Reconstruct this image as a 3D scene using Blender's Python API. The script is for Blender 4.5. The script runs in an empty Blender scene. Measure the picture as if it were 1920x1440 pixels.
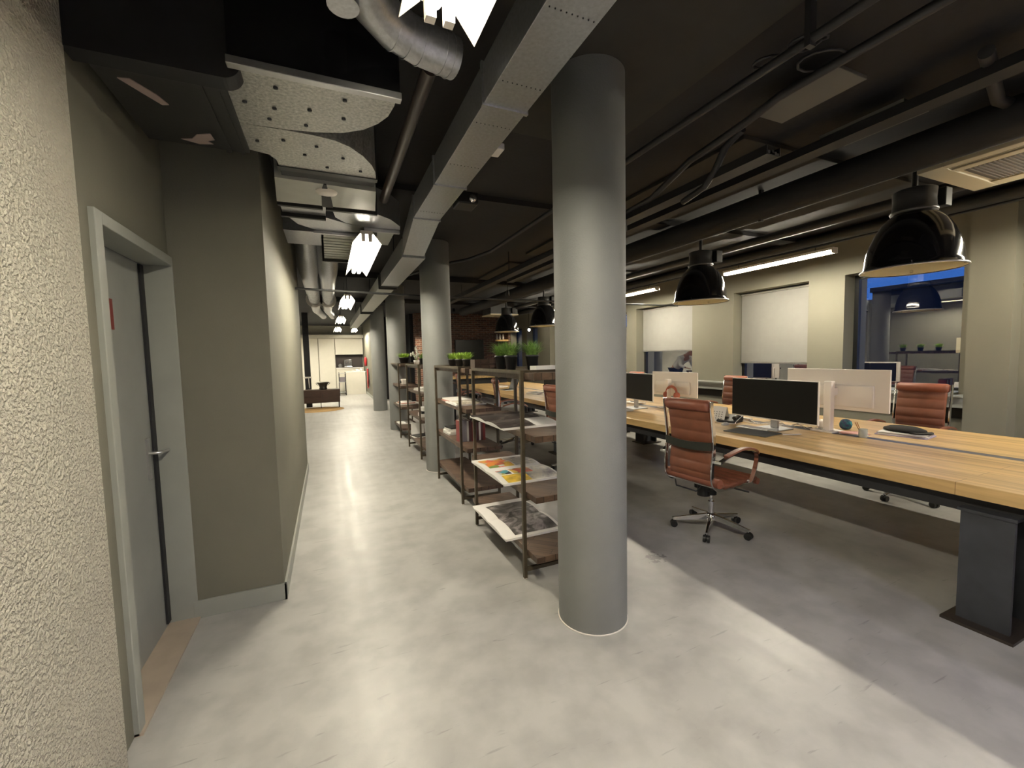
import bpy, bmesh, math, random
from mathutils import Vector, Matrix, Euler
random.seed(7)
PI = math.pi
sc = bpy.context.scene
COL = sc.collection

# ------------------------------------------------------------------ camera
F_PX = 789.822
YAW, PITCH, ROLL = 0.410461, -0.0680376, -0.0226801
fwd = Vector((math.sin(YAW)*math.cos(PITCH), math.cos(YAW)*math.cos(PITCH), math.sin(PITCH)))
rgt = Vector((math.cos(YAW), -math.sin(YAW), 0)); up = rgt.cross(fwd)
r2 = math.cos(ROLL)*rgt + math.sin(ROLL)*up
u2 = -math.sin(ROLL)*rgt + math.cos(ROLL)*up
cam_d = bpy.data.cameras.new('camera'); cam = bpy.data.objects.new('camera', cam_d); COL.objects.link(cam)
cam_d.sensor_width = 36; cam_d.lens = F_PX/1920*36; cam_d.clip_start = 0.05; cam_d.clip_end = 400
M = Matrix((r2, u2, -fwd)).transposed().to_4x4(); M.translation = Vector((0, 0, 1.5)); cam.matrix_world = M
sc.camera = cam
# ------------------------------------------------------------------ world: dusk sky
w = bpy.data.worlds.new('dusk'); sc.world = w; w.use_nodes = True
nt = w.node_tree; bg = nt.nodes['Background']
tc = nt.nodes.new('ShaderNodeTexCoord'); sp = nt.nodes.new('ShaderNodeSeparateXYZ'); cr = nt.nodes.new('ShaderNodeValToRGB')
nt.links.new(tc.outputs['Generated'], sp.inputs[0]); nt.links.new(sp.outputs['Z'], cr.inputs[0]); nt.links.new(cr.outputs[0], bg.inputs[0])
cr.color_ramp.elements[0].position = 0.0; cr.color_ramp.elements[0].color = (0.05, 0.17, 0.55, 1)
cr.color_ramp.elements[1].position = 0.5; cr.color_ramp.elements[1].color = (0.02, 0.10, 0.50, 1)
bg.inputs[1].default_value = 0.65
# ------------------------------------------------------------------ exposure / render look
vs = sc.view_settings
sc.display_settings.display_device = 'sRGB'
vs.view_transform = 'Standard'; vs.look = 'None'; vs.gamma = 1; vs.use_curve_mapping = False
vs.exposure = 1.65
sc.cycles.use_denoising = True
sc.cycles.max_bounces = 8; sc.cycles.diffuse_bounces = 5; sc.cycles.glossy_bounces = 4
sc.cycles.sample_clamp_indirect = 6; sc.cycles.caustics_reflective = False; sc.cycles.caustics_refractive = False
TUBE_CORR = 46.0      # emission of the warm corridor tubes
TUBE_WIN = 66.0       # emission of the tubes by the windows
CORR_COL = (1.0, 0.92, 0.74); WIN_COL = (1.0, 0.91, 0.72); BACK_COL = (0.82, 0.79, 1.0)
TUBE_BACK = 26.0

# ------------------------------------------------------------------ materials
MATS = {}
def nodes(name):
    m = bpy.data.materials.new(name); m.use_nodes = True
    return m, m.node_tree, m.node_tree.nodes['Principled BSDF']
def mat(name, col, rough=0.5, metal=0.0, noise=0.0, nscale=8.0, bump=0.0, bscale=60.0, spec=0.5, stretch=(1,1,1), coat=0.0, rnoise=0.0, col2=None):
    if name in MATS: return MATS[name]
    m, t, b = nodes(name)
    b.inputs['Roughness'].default_value = rough; b.inputs['Metallic'].default_value = metal
    b.inputs['Specular IOR Level'].default_value = spec; b.inputs['Coat Weight'].default_value = coat
    b.inputs['Coat Roughness'].default_value = 0.08
    tc = t.nodes.new('ShaderNodeTexCoord'); mp = t.nodes.new('ShaderNodeMapping'); mp.inputs['Scale'].default_value = stretch
    t.links.new(tc.outputs['Object'], mp.inputs[0])
    n = t.nodes.new('ShaderNodeTexNoise'); n.inputs['Scale'].default_value = nscale; n.inputs['Detail'].default_value = 4
    t.links.new(mp.outputs[0], n.inputs['Vector'])
    rp = t.nodes.new('ShaderNodeValToRGB'); t.links.new(n.outputs['Fac'], rp.inputs[0])
    a = [max(0, c*(1-noise)) for c in col]; c2 = [min(1, c*(1+noise)) for c in col] if col2 is None else col2
    rp.color_ramp.elements[0].position = 0.3; rp.color_ramp.elements[0].color = (*a, 1)
    rp.color_ramp.elements[1].position = 0.7; rp.color_ramp.elements[1].color = (*c2, 1)
    t.links.new(rp.outputs[0], b.inputs['Base Color'])
    if rnoise:
        mr = t.nodes.new('ShaderNodeMapRange'); mr.inputs['To Min'].default_value = max(0.02, rough-rnoise); mr.inputs['To Max'].default_value = rough+rnoise
        t.links.new(n.outputs['Fac'], mr.inputs[0]); t.links.new(mr.outputs[0], b.inputs['Roughness'])
    if bump:
        n2 = t.nodes.new('ShaderNodeTexNoise'); n2.inputs['Scale'].default_value = bscale; n2.inputs['Detail'].default_value = 3
        t.links.new(mp.outputs[0], n2.inputs['Vector'])
        bp = t.nodes.new('ShaderNodeBump'); bp.inputs['Strength'].default_value = bump; bp.inputs['Distance'].default_value = 0.01
        t.links.new(n2.outputs['Fac'], bp.inputs['Height']); t.links.new(bp.outputs[0], b.inputs['Normal'])
    MATS[name] = m; return m
def emis(name, col, st):
    m = bpy.data.materials.new(name); m.use_nodes = True; t = m.node_tree
    t.nodes.remove(t.nodes['Principled BSDF']); e = t.nodes.new('ShaderNodeEmission')
    e.inputs[0].default_value = (*col, 1); e.inputs[1].default_value = st
    t.links.new(e.outputs[0], t.nodes['Material Output'].inputs[0]); MATS[name] = m; return m

def m_floor():
    m, t, b = nodes('polished_concrete'); N = t.nodes.new; L = t.links.new
    tc = N('ShaderNodeTexCoord')
    n1 = N('ShaderNodeTexNoise'); n1.inputs['Scale'].default_value = 0.9; n1.inputs['Detail'].default_value = 6; n1.inputs['Distortion'].default_value = 1.4
    n2 = N('ShaderNodeTexNoise'); n2.inputs['Scale'].default_value = 5.0; n2.inputs['Detail'].default_value = 8
    n3 = N('ShaderNodeTexNoise'); n3.inputs['Scale'].default_value = 130.0; n3.inputs['Detail'].default_value = 2
    for n in (n1, n2, n3): L(tc.outputs['Object'], n.inputs['Vector'])
    r1 = N('ShaderNodeValToRGB'); L(n1.outputs['Fac'], r1.inputs[0])
    r1.color_ramp.elements[0].position = .35; r1.color_ramp.elements[0].color = (.40, .395, .38, 1)
    r1.color_ramp.elements[1].position = .65; r1.color_ramp.elements[1].color = (.47, .465, .45, 1)
    mx = N('ShaderNodeMix'); mx.data_type = 'RGBA'; mx.blend_type = 'MULTIPLY'; mx.inputs[0].default_value = 1
    r2_ = N('ShaderNodeValToRGB'); L(n2.outputs['Fac'], r2_.inputs[0])
    r2_.color_ramp.elements[0].position = .36; r2_.color_ramp.elements[0].color = (.80, .80, .80, 1)
    r2_.color_ramp.elements[1].position = .6; r2_.color_ramp.elements[1].color = (1, 1, 1, 1)
    L(r1.outputs[0], mx.inputs[6]); L(r2_.outputs[0], mx.inputs[7])
    # dark dried spill right of the nearest column
    vd = N('ShaderNodeVectorMath'); vd.operation = 'DISTANCE'; vd.inputs[1].default_value = (2.13, 2.33, 0)
    nw = N('ShaderNodeTexNoise'); nw.inputs['Scale'].default_value = 22; L(tc.outputs['Object'], nw.inputs['Vector'])
    wv = N('ShaderNodeVectorMath'); wv.operation = 'MULTIPLY_ADD'; wv.inputs[1].default_value = (.22, .22, 0); L(nw.outputs['Color'], wv.inputs[0])
    sb = N('ShaderNodeVectorMath'); sb.operation = 'SUBTRACT'; sb.inputs[1].default_value = (.11, .11, 0); L(tc.outputs['Object'], sb.inputs[0]); L(sb.outputs[0], wv.inputs[2]); L(wv.outputs[0], vd.inputs[0])
    sr = N('ShaderNodeMapRange'); sr.inputs['From Min'].default_value = .055; sr.inputs['From Max'].default_value = .075; sr.inputs['To Min'].default_value = .5; L(vd.outputs['Value'], sr.inputs[0])
    mx2 = N('ShaderNodeMix'); mx2.data_type = 'RGBA'; mx2.blend_type = 'MULTIPLY'; mx2.inputs[0].default_value = 1
    L(mx.outputs[2], mx2.inputs[6]); L(sr.outputs[0], mx2.inputs[7])
    # fine scuffs
    mps = N('ShaderNodeMapping'); mps.inputs['Scale'].default_value = (3, 26, 1); mps.inputs['Rotation'].default_value = (0, 0, .9); L(tc.outputs['Object'], mps.inputs[0])
    ns = N('ShaderNodeTexNoise'); ns.inputs['Scale'].default_value = 1.6; ns.inputs['Detail'].default_value = 6; ns.inputs['Distortion'].default_value = .5; L(mps.outputs[0], ns.inputs['Vector'])
    rs = N('ShaderNodeValToRGB'); rs.color_ramp.elements[0].position = .27; rs.color_ramp.elements[0].color = (.72, .72, .72, 1); rs.color_ramp.elements[1].position = .34; L(ns.outputs['Fac'], rs.inputs[0])
    mx3 = N('ShaderNodeMix'); mx3.data_type = 'RGBA'; mx3.blend_type = 'MULTIPLY'; mx3.inputs[0].default_value = 1
    L(mx2.outputs[2], mx3.inputs[6]); L(rs.outputs[0], mx3.inputs[7]); L(mx3.outputs[2], b.inputs['Base Color'])
    # worn streaks along the corridor
    mp = N('ShaderNodeMapping'); mp.inputs['Scale'].default_value = (14, .6, 1); L(tc.outputs['Object'], mp.inputs[0])
    n4 = N('ShaderNodeTexNoise'); n4.inputs['Scale'].default_value = 1.0; n4.inputs['Detail'].default_value = 5; L(mp.outputs[0], n4.inputs['Vector'])
    ad = N('ShaderNodeMath'); ad.operation = 'ADD'; L(n4.outputs['Fac'], ad.inputs[0]); L(n2.outputs['Fac'], ad.inputs[1])
    mr = N('ShaderNodeMapRange'); mr.inputs['From Min'].default_value = .7; mr.inputs['From Max'].default_value = 1.3
    mr.inputs['To Min'].default_value = .30; mr.inputs['To Max'].default_value = .46
    L(ad.outputs[0], mr.inputs[0]); L(mr.outputs[0], b.inputs['Roughness'])
    bp = N('ShaderNodeBump'); bp.inputs['Strength'].default_value = .06; bp.inputs['Distance'].default_value = .003
    L(n3.outputs['Fac'], bp.inputs['Height']); L(bp.outputs[0], b.inputs['Normal'])
    b.inputs['Specular IOR Level'].default_value = .55
    return m
def m_stucco():
    m, t, b = nodes('cream_stucco'); N = t.nodes.new; L = t.links.new
    tc = N('ShaderNodeTexCoord'); n = N('ShaderNodeTexNoise'); n.inputs['Scale'].default_value = 85; n.inputs['Detail'].default_value = 2; n.inputs['Roughness'].default_value = .5
    L(tc.outputs['Object'], n.inputs['Vector'])
    r = N('ShaderNodeValToRGB'); L(n.outputs['Fac'], r.inputs[0])
    r.color_ramp.elements[0].position = .38; r.color_ramp.elements[0].color = (0, 0, 0, 1); r.color_ramp.elements[1].position = .62
    bp = N('ShaderNodeBump'); bp.inputs['Strength'].default_value = 1; bp.inputs['Distance'].default_value = .009
    L(r.outputs[0], bp.inputs['Height']); L(bp.outputs[0], b.inputs['Normal'])
    b.inputs['Base Color'].default_value = (.50, .47, .39, 1); b.inputs['Roughness'].default_value = .8
    return m
def m_planks(name, c1, c2, mortar, bw, rh, rot, rough, grain=(2, 30, 30), msize=.004, bump=.1, off=(0,0,0)):
    m, t, b = nodes(name); N = t.nodes.new; L = t.links.new
    tc = N('ShaderNodeTexCoord'); mp = N('ShaderNodeMapping'); mp.inputs['Rotation'].default_value = rot; mp.inputs['Location'].default_value = off
    L(tc.outputs['Object'], mp.inputs[0])
    br = N('ShaderNodeTexBrick'); br.inputs['Scale'].default_value = 1; br.inputs['Brick Width'].default_value = bw; br.inputs['Row Height'].default_value = rh
    br.inputs['Mortar Size'].default_value = msize; br.inputs['Color1'].default_value = (*c1, 1); br.inputs['Color2'].default_value = (*c2, 1); br.inputs['Mortar'].default_value = (*mortar, 1)
    br.inputs['Mortar Smooth'].default_value = .3; br.inputs['Bias'].default_value = 0
    L(mp.outputs[0], br.inputs['Vector'])
    mp2 = N('ShaderNodeMapping'); mp2.inputs['Scale'].default_value = grain; L(mp.outputs[0], mp2.inputs[0])
    n = N('ShaderNodeTexNoise'); n.inputs['Scale'].default_value = 1; n.inputs['Detail'].default_value = 7; n.inputs['Distortion'].default_value = .8; L(mp2.outputs[0], n.inputs['Vector'])
    r = N('ShaderNodeValToRGB'); L(n.outputs['Fac'], r.inputs[0]); r.color_ramp.elements[0].position = .3; r.color_ramp.elements[0].color = (.62, .60, .56, 1)
    r.color_ramp.elements[1].position = .65; r.color_ramp.elements[1].color = (1.0, 1.0, 1.0, 1)
    mx = N('ShaderNodeMix'); mx.data_type = 'RGBA'; mx.blend_type = 'MULTIPLY'; mx.inputs[0].default_value = 1
    L(br.outputs['Color'], mx.inputs[6]); L(r.outputs[0], mx.inputs[7]); L(mx.outputs[2], b.inputs['Base Color'])
    b.inputs['Roughness'].default_value = rough
    bp = N('ShaderNodeBump'); bp.inputs['Strength'].default_value = bump; bp.inputs['Distance'].default_value = .006
    sb = N('ShaderNodeMath'); sb.operation = 'SUBTRACT'; sb.inputs[0].default_value = 1; L(br.outputs['Fac'], sb.inputs[1])
    ad = N('ShaderNodeMath'); ad.operation = 'MULTIPLY_ADD'; ad.inputs[1].default_value = .25; L(n.outputs['Fac'], ad.inputs[0]); L(sb.outputs[0], ad.inputs[2])
    L(ad.outputs[0], bp.inputs['Height']); L(bp.outputs[0], b.inputs['Normal'])
    MATS[name] = m; return m
def m_glass():
    m = bpy.data.materials.new('window_glass'); m.use_nodes = True; t = m.node_tree; N = t.nodes.new; L = t.links.new
    t.nodes.remove(t.nodes['Principled BSDF']); tr = N('ShaderNodeBsdfTransparent'); gl = N('ShaderNodeBsdfGlossy'); gl.inputs['Roughness'].default_value = 0.0
    tr.inputs[0].default_value = (.92, .94, .96, 1)
    mx = N('ShaderNodeMixShader'); ge = N('ShaderNodeNewGeometry'); dt = N('ShaderNodeVectorMath'); dt.operation = 'DOT_PRODUCT'
    L(ge.outputs['Normal'], dt.inputs[0]); L(ge.outputs['Incoming'], dt.inputs[1])
    ab = N('ShaderNodeMath'); ab.operation = 'ABSOLUTE'; L(dt.outputs['Value'], ab.inputs[0])
    om = N('ShaderNodeMath'); om.operation = 'SUBTRACT'; om.inputs[0].default_value = 1; L(ab.outputs[0], om.inputs[1])
    pw = N('ShaderNodeMath'); pw.operation = 'POWER'; pw.inputs[1].default_value = 5; L(om.outputs[0], pw.inputs[0])
    fn = N('ShaderNodeMath'); fn.operation = 'MULTIPLY_ADD'; fn.inputs[1].default_value = .62; fn.inputs[2].default_value = .38; L(pw.outputs[0], fn.inputs[0])
    L(fn.outputs[0], mx.inputs[0]); L(tr.outputs[0], mx.inputs[1]); L(gl.outputs[0], mx.inputs[2]); L(mx.outputs[0], t.nodes['Material Output'].inputs[0])
    return m
def m_picture(name, stops, scale, detail=4, dist=1.0, rough=.35, vor=False):
    m, t, b = nodes(name); N = t.nodes.new; L = t.links.new
    tc = N('ShaderNodeTexCoord')
    if vor:
        n = N('ShaderNodeTexVoronoi'); n.inputs['Scale'].default_value = scale; o = n.outputs['Color']
        s = N('ShaderNodeSeparateColor'); L(o, s.inputs[0]); o = s.outputs[0]
        mp = N('ShaderNodeMapping'); nn = N('ShaderNodeTexNoise'); nn.inputs['Scale'].default_value = 9; L(tc.outputs['Object'], nn.inputs['Vector'])
        av = N('ShaderNodeVectorMath'); av.operation = 'MULTIPLY_ADD'; av.inputs[1].default_value = (.08, .08, 0); L(nn.outputs['Color'], av.inputs[0]); L(tc.outputs['Object'], av.inputs[2])
        L(av.outputs[0], n.inputs['Vector'])
    else:
        n = N('ShaderNodeTexNoise'); n.inputs['Scale'].default_value = scale; n.inputs['Detail'].default_value = detail; n.inputs['Distortion'].default_value = dist
        L(tc.outputs['Object'], n.inputs['Vector']); o = n.outputs['Fac']
    r = N('ShaderNodeValToRGB'); L(o, r.inputs[0]); L(r.outputs[0], b.inputs['Base Color'])
    el = r.color_ramp.elements
    for i, (p, c) in enumerate(stops):
        e = el[i] if i < 2 else el.new(p)
        e.position = p; e.color = (*c, 1)
    if vor: r.color_ramp.interpolation = 'CONSTANT'
    b.inputs['Roughness'].default_value = rough
    MATS[name] = m; return m

FLOOR = m_floor(); STUCCO = m_stucco(); GLASS = m_glass()
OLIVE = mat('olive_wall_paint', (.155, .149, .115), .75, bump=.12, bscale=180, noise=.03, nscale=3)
OLIVE_W = mat('lightened_olive_wall_paint', (.215, .205, .16), .75, bump=.12, bscale=160, noise=.03, nscale=3)  # same olive as the left wall, lightened for the light it catches
CEIL = mat('anthracite_ceiling_paint', (.016, .016, .018), .8, noise=.25, nscale=1.2, bump=.2, bscale=30)
COLM = mat('grey_column_paint', (.20, .205, .20), .6, noise=.04, nscale=5, bump=.18, bscale=120)
TRIM = mat('grey_green_trim_paint', (.30, .31, .28), .5, noise=.03)
DOORM = mat('grey_door_paint', (.30, .31, .29), .45, noise=.04)
THRESH = mat('pinkish_beige_threshold', (.42, .35, .28), .6, noise=.08)
WHITEW = mat('white_wall_paint', (.72, .69, .60), .7, noise=.02)
BLACK = mat('matt_black_paint', (.012, .012, .014), .6, noise=.2)
BLACKG = mat('gloss_black_enamel', (.006, .006, .007), .12, coat=.6)
STEEL_D = mat('dark_steel', (.028, .030, .036), .45, metal=.3, noise=.15, bump=.05)
STEEL_L = mat('charcoal_painted_steel', (.035, .038, .045), .55, noise=.2, bump=.1, bscale=140)
GALV = mat('galvanised_sheet', (.50, .51, .53), .36, metal=.85, noise=.12, nscale=70, bump=.06, bscale=90, rnoise=.1)
GALV_S = mat('spangled_galvanised_sheet', (.46, .46, .43), .40, metal=.65, noise=.35, nscale=75, bump=.12, bscale=90, rnoise=.15)
GALV_P = mat('pale_coated_sheet', (.50, .51, .47), .5, metal=.3, noise=.04, nscale=10)
DUCTD = mat('dark_painted_duct', (.035, .035, .033), .5, metal=.2, noise=.15, nscale=3, bump=.05)
PIPEB = mat('dark_grey_pipe_paint', (.030, .030, .032), .5, noise=.15)
CHROME = mat('chrome', (.75, .75, .76), .12, metal=1.0)
ALU = mat('brushed_aluminium', (.55, .55, .55), .32, metal=.9, noise=.05, nscale=60)
LEATHER = mat('cognac_leather', (.20, .070, .036), .42, noise=.12, nscale=12, bump=.08, bscale=260, coat=.1)
LEATHER_E = mat('worn_cognac_leather', (.25, .085, .05), .42, noise=.12, nscale=12)
BPLASTIC = mat('black_plastic', (.012, .012, .012), .45)
WPLASTIC = mat('white_plastic', (.85, .80, .74), .4, noise=.01)
SCREEN = mat('dark_screen', (.009, .009, .008), .32, spec=.3)
PAPER = mat('white_paper', (.86, .84, .80), .6)
PINKP = mat('pink_paper_edge', (.55, .27, .22), .6)
REDB = mat('dark_red_cloth', (.20, .03, .03), .6)
GREYB = mat('grey_violet_cloth', (.22, .20, .23), .6)
MAROON = mat('maroon_cloth', (.10, .035, .035), .6)
WHITEB = mat('white_board_cover', (.72, .70, .66), .4)
BRONZE = mat('brown_patinated_steel', (.085, .068, .045), .45, metal=.5, noise=.2, nscale=20)
SHADE_IN = mat('cream_enamel', (.74, .70, .50), .4)
ROLLER = mat('grey_roller_fabric', (.31, .305, .285), .85, bump=.1, bscale=400, noise=.03)
FRAMEB = mat('black_window_frame', (.012, .013, .014), .4)
GREEN = mat('bright_grass_green', (.34, .52, .08), .5, noise=.5, nscale=60)
GREEN2 = mat('mid_grass_green', (.22, .38, .09), .5, noise=.55, nscale=60)
POT = mat('dark_grey_pot', (.022, .026, .026), .4)
SOIL = mat('potting_soil', (.03, .02, .012), .9, noise=.4, nscale=60)
RUG = mat('woven_jute', (.36, .22, .08), .9, noise=.2, nscale=30, bump=.4, bscale=90)
CABW = mat('dark_walnut', (.045, .022, .014), .4, noise=.35, nscale=6, stretch=(1, 1, 12))
REDF = mat('red_cloth', (.50, .03, .035), .8)
SIGNR = mat('red_sign_enamel', (.20, .035, .03), .5)
SKIN = mat('skin', (.50, .28, .20), .5)
SHIRT = mat('white_cotton', (.70, .70, .66), .8, bump=.2, bscale=30)
TROUS = mat('dark_navy_cloth', (.02, .022, .035), .8)
YARN = mat('purple_and_teal_wool', (.09, .02, .16), .9, noise=.3, nscale=30, col2=(.02, .22, .22), bump=.5, bscale=60)
BUILD = mat('distant_brick_facade', (.016, .016, .02), .8, noise=.3, nscale=.6)
OAK = m_planks('light_oak_planks', (.70, .48, .21), (.60, .385, .155), (.25, .14, .06), 1.7, .135, (0, 0, PI/2), .38, (1.2, 16, 16), .0015, .06)
SHELFW = m_planks('dark_herringbone_wood', (.14, .088, .060), (.075, .045, .030), (.025, .016, .011), .36, .055, (0, 0, PI/4), .5, (3, 40, 40), .002, .15)
BRICK = m_planks('reddish_brown_brick', (.21, .095, .065), (.075, .042, .038), (.26, .22, .18), .22, .068, (PI/2, 0, 0), .85, (20, 20, 20), .009, .6)
E_CORR = emis('warm_tube_glow', CORR_COL, TUBE_CORR); E_WIN = emis('window_tube_glow', WIN_COL, TUBE_WIN); E_BACK = emis('cool_tube_glow', BACK_COL, TUBE_BACK)
E_KIT = emis('added_kitchen_glow', CORR_COL, 75.0); E_SPOT = emis('spot_glow', (1, .9, .7), 60); E_LIT = emis('lit_window_glow', (1, .75, .4), .25)

# ------------------------------------------------------------------ mesh builder
class MB:
    def __init__(s): s.v = []; s.f = []; s.sm = []
    def add(s, vs, fs, smooth=False):
        o = len(s.v); s.v += [Vector(p) for p in vs]; s.f += [tuple(i+o for i in f) for f in fs]; s.sm += [smooth]*len(fs); return s
    def box(s, x0, x1, y0, y1, z0, z1, rz=0, c=None):
        vs = [Vector((x, y, z)) for z in (z0, z1) for y in (y0, y1) for x in (x0, x1)]
        if rz:
            cc = Vector(c) if c else Vector(((x0+x1)/2, (y0+y1)/2, 0)); R = Matrix.Rotation(rz, 3, 'Z')
            vs = [R @ (p-Vector((cc.x, cc.y, 0))) + Vector((cc.x, cc.y, 0)) for p in vs]
        return s.add(vs, [(0,2,3,1), (4,5,7,6), (0,1,5,4), (2,6,7,3), (0,4,6,2), (1,3,7,5)])
    def beam(s, a, b, w_, h, upv=(0, 0, 1)):
        a, b = Vector(a), Vector(b); d = (b-a).normalized(); u = Vector(upv)
        if abs(d.dot(u)) > .98: u = Vector((1, 0, 0))
        sd = d.cross(u).normalized(); u = sd.cross(d)
        vs = [p + sd*i*w_/2 + u*j*h/2 for p in (a, b) for i, j in ((-1,-1), (1,-1), (1,1), (-1,1))]
        return s.add(vs, [(0,1,2,3), (7,6,5,4), (0,4,5,1), (1,5,6,2), (2,6,7,3), (3,7,4,0)])
    def tube(s, path, r, n=12, caps=True, smooth=True):
        P = [Vector(p) for p in path]; rs = r if isinstance(r, (list, tuple)) else [r]*len(P)
        rings = []; ref = None
        for i, p in enumerate(P):
            d = (P[min(i+1, len(P)-1)] - P[max(i-1, 0)]).normalized()
            if ref is None: ref = Vector((0, 0, 1)) if abs(d.z) < .9 else Vector((1, 0, 0))
            u = (ref - d*ref.dot(d)).normalized(); ref = u; v_ = d.cross(u)
            rings.append([p + (u*math.cos(2*PI*k/n) + v_*math.sin(2*PI*k/n))*rs[i] for k in range(n)])
        vs = [q for rg in rings for q in rg]; fs = []
        for i in range(len(P)-1):
            for k in range(n): fs.append((i*n+k, i*n+(k+1) % n, (i+1)*n+(k+1) % n, (i+1)*n+k))
        s.add(vs, fs, smooth)
        if caps:
            s.add(rings[0], [tuple(range(n-1, -1, -1))]); s.add(rings[-1], [tuple(range(n))])
        return s
    def lathe(s, prof, n=24, c=(0, 0, 0), smooth=True, axis='Z'):
        c = Vector(c); vs = []
        for r, z in prof:
            for k in range(n):
                a = 2*PI*k/n
                p = Vector((r*math.cos(a), r*math.sin(a), z))
                if axis == 'X': p = Vector((z, r*math.cos(a), r*math.sin(a)))
                if axis == 'Y': p = Vector((r*math.sin(a), z, r*math.cos(a)))
                vs.append(c+p)
        fs = [(i*n+k, i*n+(k+1) % n, (i+1)*n+(k+1) % n, (i+1)*n+k) for i in range(len(prof)-1) for k in range(n)]
        return s.add(vs, fs, smooth)
    def prism(s, poly, z0, z1, smooth=False):
        n = len(poly); a = sum(poly[i][0]*poly[(i+1) % n][1]-poly[(i+1) % n][0]*poly[i][1] for i in range(n))
        if a < 0: poly = poly[::-1]
        vs = [(x, y, z0) for x, y in poly] + [(x, y, z1) for x, y in poly]
        s.add(vs, [tuple(range(n-1, -1, -1)), tuple(range(n, 2*n))] + [(i, (i+1) % n, (i+1) % n+n, i+n) for i in range(n)]); return s
    def ball(s, c, r, n=12, m=8, sz=1.0):
        return s.lathe([(max(1e-4, r*math.sin(PI*i/m)), -r*sz*math.cos(PI*i/m)) for i in range(m+1)], n, c)
    def xf(s, M_, start=0):
        for i in range(start, len(s.v)): s.v[i] = M_ @ s.v[i]
        return s
    def build(s, name, m, parent=None, bevel=0, loc=None, seg=2, solid=False):
        if loc is not None:
            L = Vector(loc); vv = [p-L for p in s.v]
        else: vv = s.v
        me = bpy.data.meshes.new(name); me.from_pydata([tuple(p) for p in vv], [], s.f); me.update()
        for p_, sm in zip(me.polygons, s.sm): p_.use_smooth = sm
        if solid:
            bm = bmesh.new(); bm.from_mesh(me); bmesh.ops.remove_doubles(bm, verts=bm.verts, dist=1e-5); bmesh.ops.recalc_face_normals(bm, faces=bm.faces); bm.to_mesh(me); bm.free()
        me.materials.append(m)
        o = bpy.data.objects.new(name, me); COL.objects.link(o)
        if loc is not None: o.location = loc
        if parent is not None: o.parent = parent
        if bevel:
            b = o.modifiers.new('bevel', 'BEVEL'); b.width = bevel; b.segments = seg; b.limit_method = 'ANGLE'; b.angle_limit = .7
        return o
def tag(o, label, cat, group=None, kind=None):
    o['label'] = label; o['category'] = cat
    if group: o['group'] = group
    if kind: o['kind'] = kind
    return o
def thing(name, label, cat, loc=(0, 0, 0), rz=0, group=None):
    o = bpy.data.objects.new(name, None); COL.objects.link(o); o.location = loc; o.rotation_euler = (0, 0, rz); o.empty_display_size = .1
    return tag(o, label, cat, group)
def struct(name, mb, m, parent=None, **k):
    o = mb.build(name, m, parent, **k)
    if parent is None: o['kind'] = 'structure'
    return o
def copy_tree(o, parent=None):
    c = o.copy(); COL.objects.link(c); c.parent = parent
    for ch in list(o.children): copy_tree(ch, c)
    return c
def dup(o, loc, rz, label, group=None):
    c = copy_tree(o); c.location = loc; c.rotation_euler = (0, 0, rz); c['label'] = label
    if group: c['group'] = group
    return c
def arc(cx, cy, r, a0, a1, n):
    return [(cx+r*math.cos(a0+(a1-a0)*i/n), cy+r*math.sin(a0+(a1-a0)*i/n)) for i in range(n+1)]

# ------------------------------------------------------------------ room shell
CZ = 2.98
XR = 6.2; XG = 6.45; SILL = .975; HEAD = 2.44
struct('floor', MB().box(-6, 6.7, -5, 21, -.15, 0), FLOOR)
cl = struct('ceiling', MB().box(-6, 6.7, -5, 21, CZ, CZ+.2), CEIL)
# left side
struct('wall_left_stucco', MB().box(-1.15, -.75, -5, 1.925, 0, CZ), STUCCO)
lw = MB().box(-1.15, -.785, 1.925, 2.13, 0, CZ).box(-1.15, -.785, 2.13, 2.937, 2.085, CZ)
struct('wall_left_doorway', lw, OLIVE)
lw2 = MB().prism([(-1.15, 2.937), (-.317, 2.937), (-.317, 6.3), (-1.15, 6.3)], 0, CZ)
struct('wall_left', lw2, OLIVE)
struct('baseboard_left', MB().box(-.785, -.303, 2.922, 2.937, 0, .105).box(-.317, -.303, 2.937, 6.3, 0, .105).box(-.317, -.303, 2.922, 2.937, 0, .105), TRIM, bevel=.002)
struct('wall_lounge', MB().box(-6, -5.8, 6.1, 21, 0, CZ).box(-6, -1.15, 6.1, 6.3, 0, CZ), WHITEW)
struct('wall_back', MB().box(-5.8, 6.7, 20.3, 20.6, 0, CZ), WHITEW)
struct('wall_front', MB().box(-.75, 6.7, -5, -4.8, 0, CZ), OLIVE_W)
struct('wall_corridor_end', MB().box(1.48, 1.72, 15.4, 20.3, 0, CZ), OLIVE)
struct('baseboard_corridor_end', MB().box(1.465, 1.48, 15.385, 20.3, 0, .1).box(1.465, 1.72, 15.385, 15.4, 0, .1), TRIM)
struct('wall_back_brick', MB().box(2.72, 5.60, 14.3, 14.6, 0, CZ).box(5.60, 6.12, 14.3, 14.6, 0, 1.0).box(5.60, 6.12, 14.3, 14.6, 2.42, CZ).box(6.12, 6.34, 14.3, 14.6, 0, CZ).box(5.6, 6.12, 14.58, 14.66, 1.0, 2.42), BRICK)
struct('wall_back_recess', MB().box(1.72, 2.72, 15.9, 16.1, 0, CZ).box(2.6, 2.72, 14.6, 15.9, 0, CZ), BLACK)  # black sheets stand in for a dark opening, its shade put into the colour
# door with frame, threshold
d = thing('door_1', 'grey door', 'door'); del d['label']; del d['category']; d['kind'] = 'structure'
fr = MB().box(-.905, -.765, 2.08, 2.137, 0, 2.085).box(-.905, -.765, 2.926, 2.936, 0, 2.085).box(-.905, -.765, 2.137, 2.926, 2.035, 2.085)
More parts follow.
